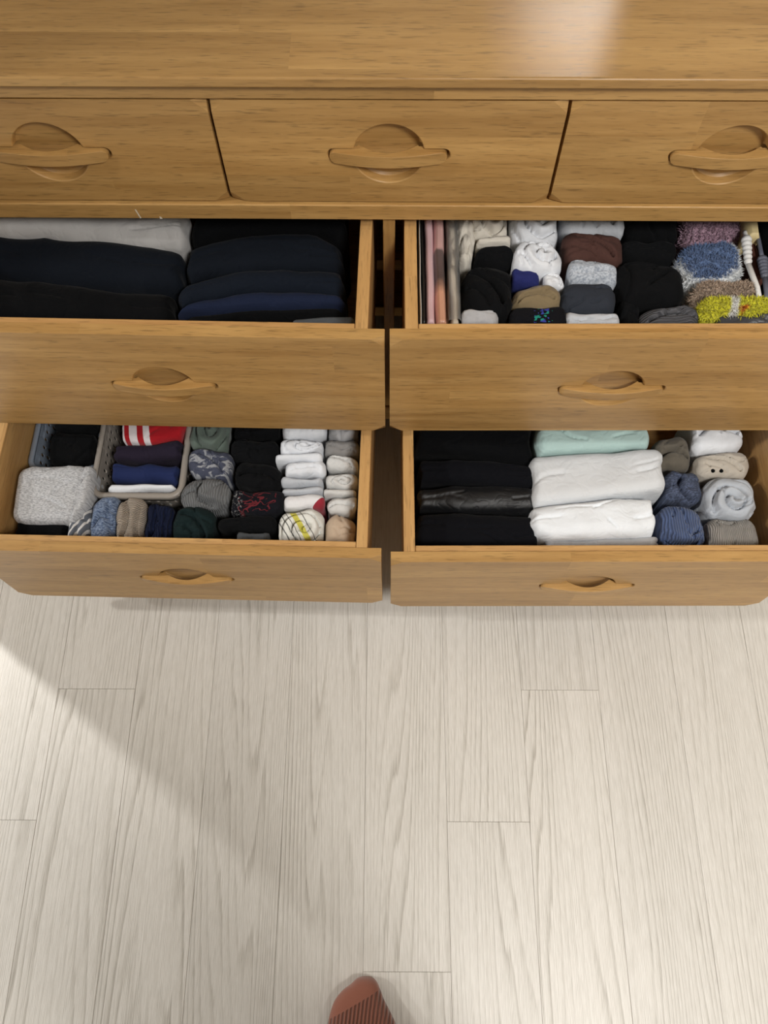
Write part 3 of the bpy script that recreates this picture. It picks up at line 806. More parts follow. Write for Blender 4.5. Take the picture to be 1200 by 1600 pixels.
ITEMS = [
    ('folded_garment', 'light grey folded garment at the back of the upper left drawer', 'clothing', 'folded garments in the upper left drawer', [(-0.5528, 0.028, 0.0731), (-0.50519, 0.0216, 0.0735), (-0.45868, 0.0238, 0.0738), (-0.41127, 0.0158, 0.0741), (-0.36436, 0.0115, 0.0745), (-0.31745, 0.0064, 0.0748), (-0.27134, 0.0127, 0.0752)], 0.381, 0.534, 'ltgrey', 0.03, 0.004, 'fold'),
    ('folded_garment', 'dark navy folded garment just in front of the light grey one', 'clothing', 'folded garments in the upper left drawer', [(-0.5504, -0.0323, 0.0361), (-0.50369, -0.0348, 0.0336), (-0.45678, -0.0391, 0.031), (-0.40977, -0.045, 0.0251), (-0.36326, -0.0469, 0.0192), (-0.31665, -0.0525, 0.0138), (-0.27094, -0.0492, 0.0088)], 0.381, 0.522, 'navyblk', 0.03, 0.004, 'fold'),
    ('folded_garment', 'black folded garment against the drawer front, left stack', 'clothing', 'folded garments in the upper left drawer', [(-0.5373, -0.101, -0.033), (-0.49379, -0.1016, -0.0354), (-0.45028, -0.1022, -0.0393), (-0.40677, -0.1029, -0.0449), (-0.36336, -0.1035, -0.0501), (-0.32015, -0.1141, -0.0552), (-0.27714, -0.1148, -0.0601)], 0.381, 0.518, 'black', 0.03, 0.003, 'fold'),
    ('folded_garment', 'rearmost black garment beside the light grey one, with a side seam', 'clothing', 'folded garments in the upper left drawer', [(-0.2695, 0.0153, 0.094), (-0.23529, 0.0349, 0.0943), (-0.20018, 0.0404, 0.0945), (-0.16507, 0.0447, 0.0948), (-0.12966, 0.0434, 0.095), (-0.09445, 0.0398, 0.0953), (-0.05874, 0.018, 0.0956)], 0.381, 0.518, 'black', 0.02, 0.003, 'fold'),
    ('folded_garment', 'very dark navy garment arching behind the others in the right stack', 'clothing', 'folded garments in the upper left drawer', [(-0.2686, -0.0447, 0.0075), (-0.23539, -0.0329, 0.0242), (-0.20108, -0.0267, 0.0317), (-0.16637, -0.0225, 0.0361), (-0.13156, -0.021, 0.036), (-0.09645, -0.0215, 0.0324), (-0.06114, -0.0221, 0.0102)], 0.381, 0.522, 'navyblk', 0.022, 0.004, 'fold'),
    ('folded_garment', 'dark blue-black garment in the middle of the right stack', 'clothing', 'folded garments in the upper left drawer', [(-0.2726, -0.0878, -0.0551), (-0.23789, -0.0734, -0.0413), (-0.20238, -0.0653, -0.0323), (-0.16657, -0.0585, -0.0274), (-0.13016, -0.0591, -0.0251), (-0.09385, -0.0597, -0.0256), (-0.05734, -0.0657, -0.0262)], 0.381, 0.522, 'navyblk2', 0.02, 0.003, 'fold'),
    ('folded_garment', 'navy blue garment, the bluest of the right stack', 'clothing', 'folded garments in the upper left drawer', [(-0.2684, -0.0983, -0.0943), (-0.23389, -0.0937, -0.0755), (-0.19848, -0.0897, -0.0679), (-0.16277, -0.0861, -0.0619), (-0.12676, -0.0845, -0.0621), (-0.09085, -0.0834, -0.0622), (-0.05484, -0.0824, -0.0681)], 0.381, 0.52, 'navy', 0.013, 0.003, 'fold'),
    ('folded_garment', 'thin black garment at the front of the right stack', 'clothing', 'folded garments in the upper left drawer', [(-0.259, -0.1131, -0.0991), (-0.22579, -0.1118, -0.0939), (-0.19248, -0.1006, -0.0901), (-0.15917, -0.0993, -0.0868), (-0.12556, -0.098, -0.0856), (-0.09215, -0.0967, -0.085), (-0.05864, -0.0954, -0.0843)], 0.381, 0.516, 'black', 0.008, 0.002, 'fold'),
    ('folded_garment', 'thin grey cloth wedged at the front right corner of the upper left drawer', 'clothing', 'folded garments in the upper left drawer', [(-0.1243, -0.1114, -0.1014), (-0.11059, -0.1113, -0.1001), (-0.09678, -0.1112, -0.0988), (-0.08287, -0.1111, -0.0976), (-0.06906, -0.111, -0.0963), (-0.05525, -0.1108, -0.095), (-0.04144, -0.1107, -0.0937)], 0.381, 0.51, 'dkgrey', 0.005, 0.002, 'fold'),
    ('sock_roll', 'small cream sock roll behind the clear plastic packet', 'socks', 'rolled socks in the upper right drawer', [(0.0903, -0.0103, 0.0917), (0.10221, -0.0102, 0.0917), (0.11422, -0.0101, 0.0918)], 0.381, 0.522, 'cream', 0.016, 0.003, 'sock'),
    ('sock_roll', 'cream sock roll beside the two white ones at the back', 'socks', 'rolled socks in the upper right drawer', [(0.1045, 0.0287, 0.0918), (0.13201, 0.0289, 0.092), (0.15932, 0.0291, 0.0922)], 0.381, 0.522, 'cream', 0.02, 0.003, 'roll'),
    ('sock_roll', 'flattened cream sock tucked behind the small black roll', 'socks', 'rolled socks in the upper right drawer', [(0.1154, 0.015, 0.025), (0.13791, 0.0152, 0.0251), (0.16032, 0.0153, 0.0253)], 0.381, 0.524, 'cream', 0.006, 0.003, 'sock'),
    ('sock_roll', 'small rounded black sock roll in front of the cream ones', 'socks', 'rolled socks in the upper right drawer', [(0.1126, -0.0175, 0.0093), (0.13851, -0.0173, 0.0095), (0.16452, -0.017, 0.0097)], 0.381, 0.528, 'black2', 0.02, 0.003, 'sock'),
    ('sock_roll', 'large black sock bundle with a diagonal crease next to the packets', 'socks', 'rolled socks in the upper right drawer', [(0.0927, -0.0994, -0.0196), (0.12551, -0.0991, -0.0193), (0.15832, -0.0988, -0.0191)], 0.381, 0.528, 'black2', 0.03, 0.003, 'diag'),
    ('sock_roll', 'light grey sock poking out below the large black bundle', 'socks', 'rolled socks in the upper right drawer', [(0.0922, -0.1186, -0.0957), (0.11641, -0.1184, -0.0955), (0.14072, -0.1182, -0.0953)], 0.381, 0.522, 'grey', 0.01, 0.003, 'sock'),
    ('sock_roll', 'white sock roll at the very back under the rail', 'socks', 'rolled socks in the upper right drawer', [(0.1626, 0.0215, 0.0922), (0.19471, 0.0217, 0.0924), (0.22682, 0.022, 0.0927)], 0.381, 0.522, 'white', 0.022, 0.003, 'roll'),
    ('sock_roll', 'white sock roll with a large swirl in the middle of the drawer', 'socks', 'rolled socks in the upper right drawer', [(0.1613, -0.0335, 0.0122), (0.19331, -0.0332, 0.0125), (0.22532, -0.0329, 0.0127)], 0.381, 0.53, 'white', 0.024, 0.003, 'roll'),
    ('sock_roll', 'small crumpled white sock hanging beside the khaki roll', 'socks', 'rolled socks in the upper right drawer', [(0.1997, -0.0554, -0.0283), (0.21461, -0.0553, -0.0282), (0.22952, -0.0552, -0.0281)], 0.381, 0.522, 'white', 0.014, 0.003, 'diag'),
    ('sock_roll', 'small royal blue sock squeezed behind the khaki roll', 'socks', 'rolled socks in the upper right drawer', [(0.1593, -0.0496, -0.0286), (0.17841, -0.0494, -0.0285), (0.19752, -0.0492, -0.0283)], 0.381, 0.522, 'royal', 0.01, 0.003, 'sock'),
    ('sock_roll', 'khaki green sock roll with folded top', 'socks', 'rolled socks in the upper right drawer', [(0.156, -0.0911, -0.0567), (0.18741, -0.0908, -0.0565), (0.21882, -0.0906, -0.0562)], 0.381, 0.527, 'khaki', 0.022, 0.003, 'cuffs'),
    ('sock_roll', 'black sock roll with small blue and green embroidery', 'socks', 'rolled socks in the upper right drawer', [(0.1547, -0.1181, -0.0892), (0.19001, -0.1178, -0.0889), (0.22512, -0.1175, -0.0886)], 0.381, 0.522, 'embro', 0.012, 0.003, 'sock'),
    ('sock_roll', 'pale grey-blue sock roll at the back next to the white ones', 'socks', 'rolled socks in the upper right drawer', [(0.2298, 0.0362, 0.0927), (0.27271, 0.0366, 0.093), (0.31552, 0.0369, 0.0933)], 0.381, 0.522, 'paleblue', 0.02, 0.003, 'diag'),
    ('sock_roll', 'dark brown sock roll', 'socks', 'rolled socks in the upper right drawer', [(0.2286, -0.0176, 0.0287), (0.26881, -0.0173, 0.029), (0.30902, -0.017, 0.0293)], 0.381, 0.528, 'brown', 0.022, 0.003, 'diag'),
    ('sock_roll', 'light grey speckled sock roll in front of the brown one', 'socks', 'rolled socks in the upper right drawer', [(0.2326, -0.0481, -0.0178), (0.26411, -0.0479, -0.0176), (0.29552, -0.0476, -0.0173)], 0.381, 0.526, 'heatherlt', 0.02, 0.003, 'sock'),
    ('sock_roll', 'charcoal sock roll between khaki and black bundles', 'socks', 'rolled socks in the upper right drawer', [(0.2193, -0.0953, -0.0519), (0.25431, -0.095, -0.0516), (0.28922, -0.0947, -0.0513)], 0.381, 0.528, 'charcoal', 0.024, 0.003, 'plain'),
    ('sock_roll', 'pale grey sock at the drawer front below the charcoal roll', 'socks', 'rolled socks in the upper right drawer', [(0.2233, -0.1175, -0.0936), (0.25771, -0.1172, -0.0933), (0.29212, -0.1169, -0.093)], 0.381, 0.522, 'paleblue', 0.01, 0.003, 'sock'),
    ('sock_roll', 'black sock bundle at the back left of the mauve fuzzy socks', 'socks', 'rolled socks in the upper right drawer', [(0.3184, 0.0259, 0.0933), (0.35261, 0.0262, 0.0936), (0.38662, 0.0265, 0.0938)], 0.381, 0.522, 'black2', 0.02, 0.003, 'sock'),
    ('sock_roll', 'flat black sock bundle between two larger black ones', 'socks', 'rolled socks in the upper right drawer', [(0.3042, -0.0044, 0.0228), (0.34211, -0.0041, 0.0231), (0.38002, -0.0038, 0.0234)], 0.381, 0.522, 'black2', 0.016, 0.003, 'cuffs'),
    ('sock_roll', 'big rounded black sock bundle in front of the blue fuzzy socks', 'socks', 'rolled socks in the upper right drawer', [(0.2931, -0.0773, -0.0145), (0.33741, -0.077, -0.0141), (0.38162, -0.0766, -0.0138)], 0.381, 0.53, 'black2', 0.032, 0.003, 'oval'),
    ('sock_roll', 'low black sock bundle at the front beside the dark grey knit', 'socks', 'rolled socks in the upper right drawer', [(0.2964, -0.1068, -0.0633), (0.31041, -0.1067, -0.0632), (0.32442, -0.1066, -0.0631)], 0.381, 0.51, 'black2', 0.016, 0.003, 'sock'),
    ('sock_roll', 'dark grey knitted sock roll at the drawer front', 'socks', 'rolled socks in the upper right drawer', [(0.3196, -0.1167, -0.0757), (0.35691, -0.1164, -0.0754), (0.39422, -0.116, -0.0751)], 0.381, 0.522, 'dkknit', 0.026, 0.003, 'cuffs'),
    ('fuzzy_sock_roll', 'mauve pink fuzzy sock roll', 'socks', 'rolled socks in the upper right drawer', [(0.3916, 0.0243, 0.0939), (0.43261, 0.0246, 0.0942), (0.47362, 0.0249, 0.0945)], 0.381, 0.522, 'fz_mauve', 0.026, 0.003, 'plain'),
    ('fuzzy_sock_roll', 'blue fuzzy sock roll with white border', 'socks', 'rolled socks in the upper right drawer', [(0.378, -0.0499, 0.0132), (0.41751, -0.0496, 0.0135), (0.45722, -0.0493, 0.0138)], 0.381, 0.532, 'fz_blue', 0.03, 0.003, 'plain'),
    ('fuzzy_sock_roll', 'beige fuzzy sock roll', 'socks', 'rolled socks in the upper right drawer', [(0.3904, -0.0765, -0.0501), (0.42861, -0.0762, -0.0498), (0.46672, -0.0759, -0.0495)], 0.381, 0.53, 'fz_beige', 0.024, 0.003, 'plain'),
    ('fuzzy_sock_roll', 'bright yellow fuzzy sock roll with white and orange patches', 'socks', 'rolled socks in the upper right drawer', [(0.3929, -0.1034, -0.0827), (0.43651, -0.103, -0.0823), (0.47992, -0.1027, -0.0819)], 0.381, 0.534, 'fz_yellow', 0.018, 0.003, 'plain'),
    ('sock_roll', 'dark grey shiny sock in front of the yellow fuzzy roll', 'socks', 'rolled socks in the upper right drawer', [(0.4152, -0.1158, -0.097), (0.45341, -0.1155, -0.0966), (0.49162, -0.1152, -0.0963)], 0.381, 0.522, 'dkshine', 0.006, 0.003, 'diag'),
    ('fabric_belt', 'narrow dark brown belt strap beside the fuzzy socks', 'belt', None, [(0.4749, -0.0358, 0.0573), (0.48171, -0.0358, 0.0573), (0.48842, -0.0357, 0.0574)], 0.381, 0.516, 'brown2', 0.006, 0.001, 'plain'),
    ('folded_garment', 'black cloth in the far right corner of the upper right drawer', 'clothing', None, [(0.4988, -0.1037, 0.1044), (0.52061, -0.1035, 0.1046), (0.54252, -0.1033, 0.1047)], 0.381, 0.512, 'black', 0.02, 0.002, 'fold'),
    ('folded_garment', 'dark grey garment at the back of the blue-grey basket', 'clothing', 'black garments in the blue-grey basket', [(-0.5155, -0.1329, -0.0884), (-0.47999, -0.1325, -0.088), (-0.44438, -0.1322, -0.0877)], 0.166, 0.277, 'black2', 0.014, 0.003, 'fold'),
    ('folded_garment', 'black garment at the front of the blue-grey basket', 'clothing', 'black garments in the blue-grey basket', [(-0.5137, -0.1869, -0.1372), (-0.47859, -0.1866, -0.1368), (-0.44348, -0.1862, -0.1365)], 0.166, 0.279, 'black', 0.02, 0.003, 'fold'),
    ('folded_shirt', 'light grey heather folded shirt in the left corner', 'clothing', None, [(-0.5444, -0.2869, -0.2084), (-0.52579, -0.2926, -0.2022), (-0.50728, -0.2917, -0.2012), (-0.48867, -0.2909, -0.2006), (-0.47016, -0.2901, -0.2), (-0.45155, -0.2899, -0.1993), (-0.43504, -0.2635, -0.1987)], 0.158, 0.291, 'heather', 0.016, 0.004, 'shirt'),
    ('folded_garment', 'black garment under the front edge of the grey shirt', 'clothing', None, [(-0.5408, -0.3135, -0.2863), (-0.50329, -0.3131, -0.2859), (-0.46568, -0.3127, -0.2855)], 0.158, 0.273, 'black', 0.008, 0.003, 'fold'),
    ('folded_garment', 'red garment with white stripes in the taupe basket', 'clothing', 'garments in the taupe basket', [(-0.4111, -0.153, -0.0909), (-0.39409, -0.1548, -0.0907), (-0.37708, -0.1565, -0.0906), (-0.36017, -0.1575, -0.0904), (-0.34366, -0.1534, -0.0902), (-0.32705, -0.1494, -0.0901), (-0.31044, -0.1454, -0.0899)], 0.166, 0.283, 'redstripe', 0.016, 0.002, 'fold'),
    ('folded_garment', 'dark plum garment behind the navy one in the taupe basket', 'clothing', 'garments in the taupe basket', [(-0.4137, -0.1816, -0.1562), (-0.36359, -0.1811, -0.1557), (-0.31348, -0.1806, -0.1552)], 0.166, 0.277, 'plum', 0.016, 0.004, 'fold'),
    ('folded_garment', 'navy blue garment in the taupe basket', 'clothing', 'garments in the taupe basket', [(-0.4184, -0.2193, -0.1848), (-0.36499, -0.2187, -0.1843), (-0.31158, -0.2182, -0.1837)], 0.166, 0.277, 'navyb', 0.02, 0.004, 'fold'),
    ('folded_garment', 'white cloth at the front of the taupe basket', 'clothing', 'garments in the taupe basket', [(-0.4163, -0.2351, -0.2223), (-0.36479, -0.2346, -0.2218), (-0.31328, -0.234, -0.2213)], 0.166, 0.277, 'white', 0.008, 0.002, 'fold'),
    ('sock_roll', 'grey and white striped sock roll beside the heather shirt', 'socks', 'rolled socks in the lower left drawer', [(-0.4615, -0.3143, -0.2512), (-0.44749, -0.3141, -0.2511), (-0.43328, -0.314, -0.2509)], 0.158, 0.277, 'greystripe', 0.014, 0.003, 'sock'),
    ('sock_roll', 'blue heather sock roll between striped and beige ones', 'socks', 'rolled socks in the lower left drawer', [(-0.4327, -0.3139, -0.2467), (-0.41389, -0.3137, -0.2465), (-0.39518, -0.3135, -0.2463)], 0.158, 0.277, 'blueheather', 0.018, 0.003, 'cuffs'),
    ('sock_roll', 'beige ribbed sock roll in the front row', 'socks', 'rolled socks in the lower left drawer', [(-0.3942, -0.3145, -0.2463), (-0.37439, -0.3143, -0.2461), (-0.35468, -0.3141, -0.2459)], 0.158, 0.277, 'beigerib', 0.02, 0.003, 'cuffv'),
    ('sock_roll', 'navy ribbed sock roll in the front row', 'socks', 'rolled socks in the lower left drawer', [(-0.3533, -0.3151, -0.2521), (-0.33409, -0.3149, -0.2519), (-0.31488, -0.3147, -0.2517)], 0.158, 0.277, 'navyrib', 0.018, 0.003, 'cuffv'),
    ('sock_roll', 'blackish green sock roll in the front row', 'socks', 'rolled socks in the lower left drawer', [(-0.3124, -0.3167, -0.26), (-0.28239, -0.3163, -0.2597), (-0.25248, -0.316, -0.2594)], 0.158, 0.277, 'dkgreen', 0.024, 0.003, 'diag'),
    ('sock_roll', 'mid grey ribbed sock roll with curled top', 'socks', 'rolled socks in the lower left drawer', [(-0.3052, -0.2595, -0.2136), (-0.27019, -0.2592, -0.2132), (-0.23518, -0.2588, -0.2128)], 0.158, 0.283, 'greyrib', 0.026, 0.003, 'hook'),
    ('sock_roll', 'navy and grey frayed sock roll', 'socks', 'rolled socks in the lower left drawer', [(-0.2995, -0.2094, -0.1683), (-0.26689, -0.2091, -0.1679), (-0.23408, -0.2087, -0.1676)], 0.158, 0.281, 'fray', 0.018, 0.003, 'diag'),
    ('sock_roll', 'sage green-grey sock roll at the back', 'socks', 'rolled socks in the lower left drawer', [(-0.3043, -0.163, -0.0863), (-0.27429, -0.1627, -0.0861), (-0.24438, -0.1624, -0.0858)], 0.158, 0.277, 'sage', 0.02, 0.003, 'roll'),
    ('sock_roll', 'dark grey sock roll at the back of the black column', 'socks', 'rolled socks in the lower left drawer', [(-0.2404, -0.1414, -0.0857), (-0.20299, -0.141, -0.0853), (-0.16558, -0.1406, -0.085)], 0.158, 0.277, 'black2', 0.016, 0.003, 'sock'),
    ('sock_roll', 'large black sock roll second in the black column', 'socks', 'rolled socks in the lower left drawer', [(-0.2389, -0.1831, -0.1445), (-0.20159, -0.1827, -0.1441), (-0.16418, -0.1824, -0.1437)], 0.158, 0.277, 'black2', 0.02, 0.003, 'sock'),
    ('sock_roll', 'black sock roll just behind the red-patterned one', 'socks', 'rolled socks in the lower left drawer', [(-0.2274, -0.2279, -0.1861), (-0.19389, -0.2275, -0.1858), (-0.16028, -0.2272, -0.1854)], 0.158, 0.277, 'black2', 0.02, 0.003, 'cuffs'),
    ('sock_roll', 'black sock roll with dark red scrawled pattern', 'socks', 'rolled socks in the lower left drawer', [(-0.2293, -0.2684, -0.231), (-0.19059, -0.268, -0.2306), (-0.15188, -0.2676, -0.2302)], 0.158, 0.277, 'redscrawl', 0.014, 0.003, 'plain'),
    ('sock_roll', 'plain black sock roll in front of the red-patterned one', 'socks', 'rolled socks in the lower left drawer', [(-0.2468, -0.297, -0.2716), (-0.20379, -0.2965, -0.2712), (-0.16088, -0.296, -0.2707)], 0.158, 0.277, 'black2', 0.02, 0.003, 'sock'),
    ('sock_roll', 'dark grey sock sliver at the drawer front, below the black column', 'socks', 'rolled socks in the lower left drawer', [(-0.2143, -0.3192, -0.3023), (-0.19209, -0.319, -0.302), (-0.16998, -0.3187, -0.3018)], 0.158, 0.281, 'dkgrey', 0.008, 0.003, 'sock'),
    ('sock_roll', 'white sock roll farthest back in the white column', 'socks', 'rolled socks in the lower left drawer', [(-0.1617, -0.1406, -0.0849), (-0.12779, -0.1402, -0.0846), (-0.09388, -0.1399, -0.0843)], 0.158, 0.277, 'white', 0.018, 0.003, 'cuffs'),
    ('sock_roll', 'rounded white sock roll second in the white column', 'socks', 'rolled socks in the lower left drawer', [(-0.1629, -0.1703, -0.1459), (-0.12999, -0.17, -0.1456), (-0.09698, -0.1697, -0.1453)], 0.158, 0.281, 'white', 0.016, 0.003, 'roll'),
    ('sock_roll', 'thin twisted white sock third in the white column', 'socks', 'rolled socks in the lower left drawer', [(-0.1694, -0.1845, -0.1735), (-0.13359, -0.1841, -0.1731), (-0.09798, -0.1838, -0.1728)], 0.158, 0.281, 'white', 0.008, 0.003, 'plain'),
    ('sock_roll', 'white sock roll fourth in the white column, with dark creases', 'socks', 'rolled socks in the lower left drawer', [(-0.1533, -0.2059, -0.1854), (-0.12309, -0.2056, -0.185), (-0.09278, -0.2053, -0.1847)], 0.158, 0.277, 'white', 0.014, 0.003, 'cuffs'),
    ('sock_roll', 'pale grey sock roll with a wrapped cuff in the white column', 'socks', 'rolled socks in the lower left drawer', [(-0.1592, -0.2244, -0.2105), (-0.12689, -0.2241, -0.2102), (-0.09448, -0.2237, -0.2099)], 0.158, 0.28, 'paleblue', 0.01, 0.003, 'plain'),
    ('sock_roll', 'thin pale grey sock just behind the red-toed one', 'socks', 'rolled socks in the lower left drawer', [(-0.1568, -0.2366, -0.226), (-0.12599, -0.2363, -0.2257), (-0.09508, -0.2359, -0.2254)], 0.158, 0.277, 'paleblue', 0.008, 0.003, 'plain'),
    ('sock_roll', 'white sock roll with a red toe', 'socks', 'rolled socks in the lower left drawer', [(-0.1518, -0.2593, -0.2396), (-0.12169, -0.259, -0.2393), (-0.09148, -0.2587, -0.239)], 0.158, 0.277, 'redtoe', 0.012, 0.003, 'plain'),
    ('sock_roll', 'white sock roll with a yellow band and thin dark lines', 'socks', 'rolled socks in the lower left drawer', [(-0.158, -0.3194, -0.2651), (-0.12509, -0.3191, -0.2648), (-0.09218, -0.3187, -0.2644)], 0.158, 0.283, 'yellowband', 0.024, 0.003, 'roll'),
    ('sock_roll', 'mid grey sock roll at the back of the right column', 'socks', 'rolled socks in the lower left drawer', [(-0.0918, -0.1432, -0.0843), (-0.06869, -0.143, -0.084), (-0.04558, -0.1428, -0.0838)], 0.158, 0.277, 'grey', 0.016, 0.003, 'sock'),
    ('sock_roll', 'darker grey sock roll second in the right column', 'socks', 'rolled socks in the lower left drawer', [(-0.0953, -0.1708, -0.1464), (-0.06959, -0.1705, -0.1461), (-0.04388, -0.1703, -0.1459)], 0.158, 0.277, 'grey2', 0.014, 0.003, 'sock'),
    ('sock_roll', 'off-white sock roll third in the right column', 'socks', 'rolled socks in the lower left drawer', [(-0.0942, -0.1968, -0.1739), (-0.06909, -0.1965, -0.1736), (-0.04408, -0.1962, -0.1734)], 0.158, 0.277, 'offwhite', 0.014, 0.003, 'diag'),
    ('sock_roll', 'pale grey sock roll with a small knot-like fold in the right column', 'socks', 'rolled socks in the lower left drawer', [(-0.0926, -0.2284, -0.2018), (-0.06789, -0.2281, -0.2016), (-0.04318, -0.2279, -0.2013)], 0.158, 0.281, 'offwhite', 0.016, 0.003, 'roll'),
    ('sock_roll', 'thin off-white sock fifth in the right column', 'socks', 'rolled socks in the lower left drawer', [(-0.094, -0.2391, -0.2296), (-0.06929, -0.2388, -0.2293), (-0.04468, -0.2385, -0.229)], 0.158, 0.277, 'offwhite', 0.007, 0.003, 'plain'),
    ('sock_roll', 'off-white sock roll behind the tan one', 'socks', 'rolled socks in the lower left drawer', [(-0.0893, -0.2669, -0.2421), (-0.06729, -0.2667, -0.2418), (-0.04508, -0.2664, -0.2416)], 0.158, 0.277, 'offwhite', 0.016, 0.003, 'cuffs'),
    ('sock_roll', 'tan fleece sock roll at the front of the right column', 'socks', 'rolled socks in the lower left drawer', [(-0.0893, -0.3218, -0.2717), (-0.06709, -0.3216, -0.2714), (-0.04488, -0.3213, -0.2712)], 0.158, 0.281, 'tan', 0.02, 0.003, 'plain'),
    ('folded_garment', 'rearmost black garment in the lower right drawer', 'clothing', 'black folded garments in the lower right drawer', [(0.0426, -0.1645, -0.0904), (0.07211, -0.1656, -0.0901), (0.10162, -0.1668, -0.0898), (0.13103, -0.1681, -0.0895), (0.16044, -0.1736, -0.0892), (0.18975, -0.179, -0.0889), (0.21896, -0.1844, -0.0886)], 0.158, 0.28, 'black', 0.022, 0.003, 'fold'),
    ('folded_garment', 'blackish navy garment, second of the black pile', 'clothing', 'black folded garments in the lower right drawer', [(0.0433, -0.2191, -0.1697), (0.07271, -0.218, -0.1709), (0.10212, -0.217, -0.1721), (0.13163, -0.2164, -0.1738), (0.16084, -0.2188, -0.1791), (0.18995, -0.2212, -0.1843), (0.21896, -0.2235, -0.1895)], 0.158, 0.282, 'blknavy', 0.022, 0.003, 'fold'),
    ('folded_garment', 'glossy crumpled black garment, third of the black pile', 'clothing', 'black folded garments in the lower right drawer', [(0.0424, -0.262, -0.2203), (0.07201, -0.2613, -0.2192), (0.10162, -0.2607, -0.2182), (0.13113, -0.26, -0.2176), (0.16074, -0.2594, -0.22), (0.19025, -0.2587, -0.2224), (0.21966, -0.2581, -0.2247)], 0.158, 0.276, 'blkshine', 0.02, 0.005, 'fold'),
    ('folded_garment', 'black garment against the drawer front of the lower right drawer', 'clothing', 'black folded garments in the lower right drawer', [(0.0421, -0.3267, -0.2677), (0.12981, -0.3258, -0.2667), (0.21742, -0.3248, -0.2658)], 0.158, 0.282, 'blknavy', 0.026, 0.002, 'fold'),
    ('folded_shirt', 'mint green folded shirt behind the white ones', 'clothing', 'pale folded shirts in the lower right drawer', [(0.2229, -0.1734, -0.0956), (0.25161, -0.171, -0.0953), (0.28032, -0.1687, -0.095), (0.30913, -0.1664, -0.0947), (0.33774, -0.1642, -0.0945), (0.36655, -0.162, -0.0942), (0.39536, -0.1598, -0.0939)], 0.158, 0.292, 'mint', 0.016, 0.004, 'fold'),
    ('folded_shirt', 'off-white folded shirt, middle of the pale pile', 'clothing', 'pale folded shirts in the lower right drawer', [(0.2124, -0.2581, -0.1787), (0.24451, -0.2537, -0.1762), (0.27662, -0.2493, -0.1737), (0.30883, -0.2446, -0.1714), (0.34104, -0.2399, -0.1691), (0.37325, -0.2356, -0.1668), (0.40556, -0.2315, -0.1649)], 0.158, 0.294, 'offwhite2', 0.018, 0.003, 'fold'),
    ('folded_shirt', 'bright white folded shirt at the front of the pale pile', 'clothing', 'pale folded shirts in the lower right drawer', [(0.2068, -0.3001, -0.2621), (0.23691, -0.3074, -0.258), (0.26732, -0.3063, -0.2538), (0.29773, -0.3053, -0.2493), (0.32824, -0.3042, -0.2448), (0.35875, -0.3031, -0.2409), (0.38926, -0.3021, -0.2377)], 0.158, 0.294, 'white2', 0.022, 0.004, 'fold'),
    ('folded_shirt', 'pale grey shirt edge peeking under the bright white shirt', 'clothing', 'pale folded shirts in the lower right drawer', [(0.227, -0.3196, -0.3026), (0.31001, -0.3187, -0.3017), (0.39292, -0.3178, -0.3008)], 0.158, 0.274, 'grey', 0.007, 0.002, 'fold'),
    ('sock_roll', 'dark taupe sock roll beside the mint shirt', 'socks', 'rolled socks in the lower right drawer', [(0.4038, -0.1891, -0.1386), (0.42981, -0.1888, -0.1384), (0.45582, -0.1885, -0.1381)], 0.158, 0.276, 'taupe', 0.018, 0.003, 'cuffs'),
    ('sock_roll', 'charcoal and blue sock roll beside the white shirts', 'socks', 'rolled socks in the lower right drawer', [(0.4091, -0.2435, -0.1951), (0.43641, -0.2432, -0.1948), (0.46372, -0.2429, -0.1945)], 0.158, 0.28, 'charblue', 0.02, 0.003, 'hook'),
    ('sock_roll', 'denim blue ribbed sock roll at the front', 'socks', 'rolled socks in the lower right drawer', [(0.3949, -0.3168, -0.2495), (0.42801, -0.3165, -0.2491), (0.46122, -0.3161, -0.2487)], 0.158, 0.284, 'bluerib', 0.026, 0.003, 'cuffb'),
    ('sock_roll', 'white sock roll with layered folds at the back right', 'socks', 'rolled socks in the lower right drawer', [(0.4579, -0.1614, -0.0898), (0.49841, -0.161, -0.0894), (0.53892, -0.1606, -0.089)], 0.158, 0.286, 'white', 0.022, 0.003, 'cuffs'),
    ('sock_roll', 'warm grey sock roll with two small dark dots', 'socks', 'rolled socks in the lower right drawer', [(0.4579, -0.2032, -0.1633), (0.49991, -0.2027, -0.1629), (0.54162, -0.2023, -0.1625)], 0.158, 0.284, 'warmgrey', 0.02, 0.003, 'diag'),
    ('sock_roll', 'light blue-grey sock roll with a big spiral end', 'socks', 'rolled socks in the lower right drawer', [(0.4617, -0.271, -0.2081), (0.49981, -0.2706, -0.2077), (0.53792, -0.2702, -0.2073)], 0.158, 0.288, 'paleblue2', 0.028, 0.003, 'roll'),
    ('sock_roll', 'grey fine-knit sock roll in the front right corner', 'socks', 'rolled socks in the lower right drawer', [(0.4645, -0.3194, -0.2704), (0.49941, -0.319, -0.27), (0.53442, -0.3186, -0.2696)], 0.158, 0.28, 'greyknit', 0.02, 0.003, 'plain'),
]

for i, (name, label, cat, group, st, z0, z1, matk, r, wr, feat) in enumerate(ITEMS):
    soft_item(name, label, cat, group, st, z0, z1, matk, r, wr, feat, 100 + i)

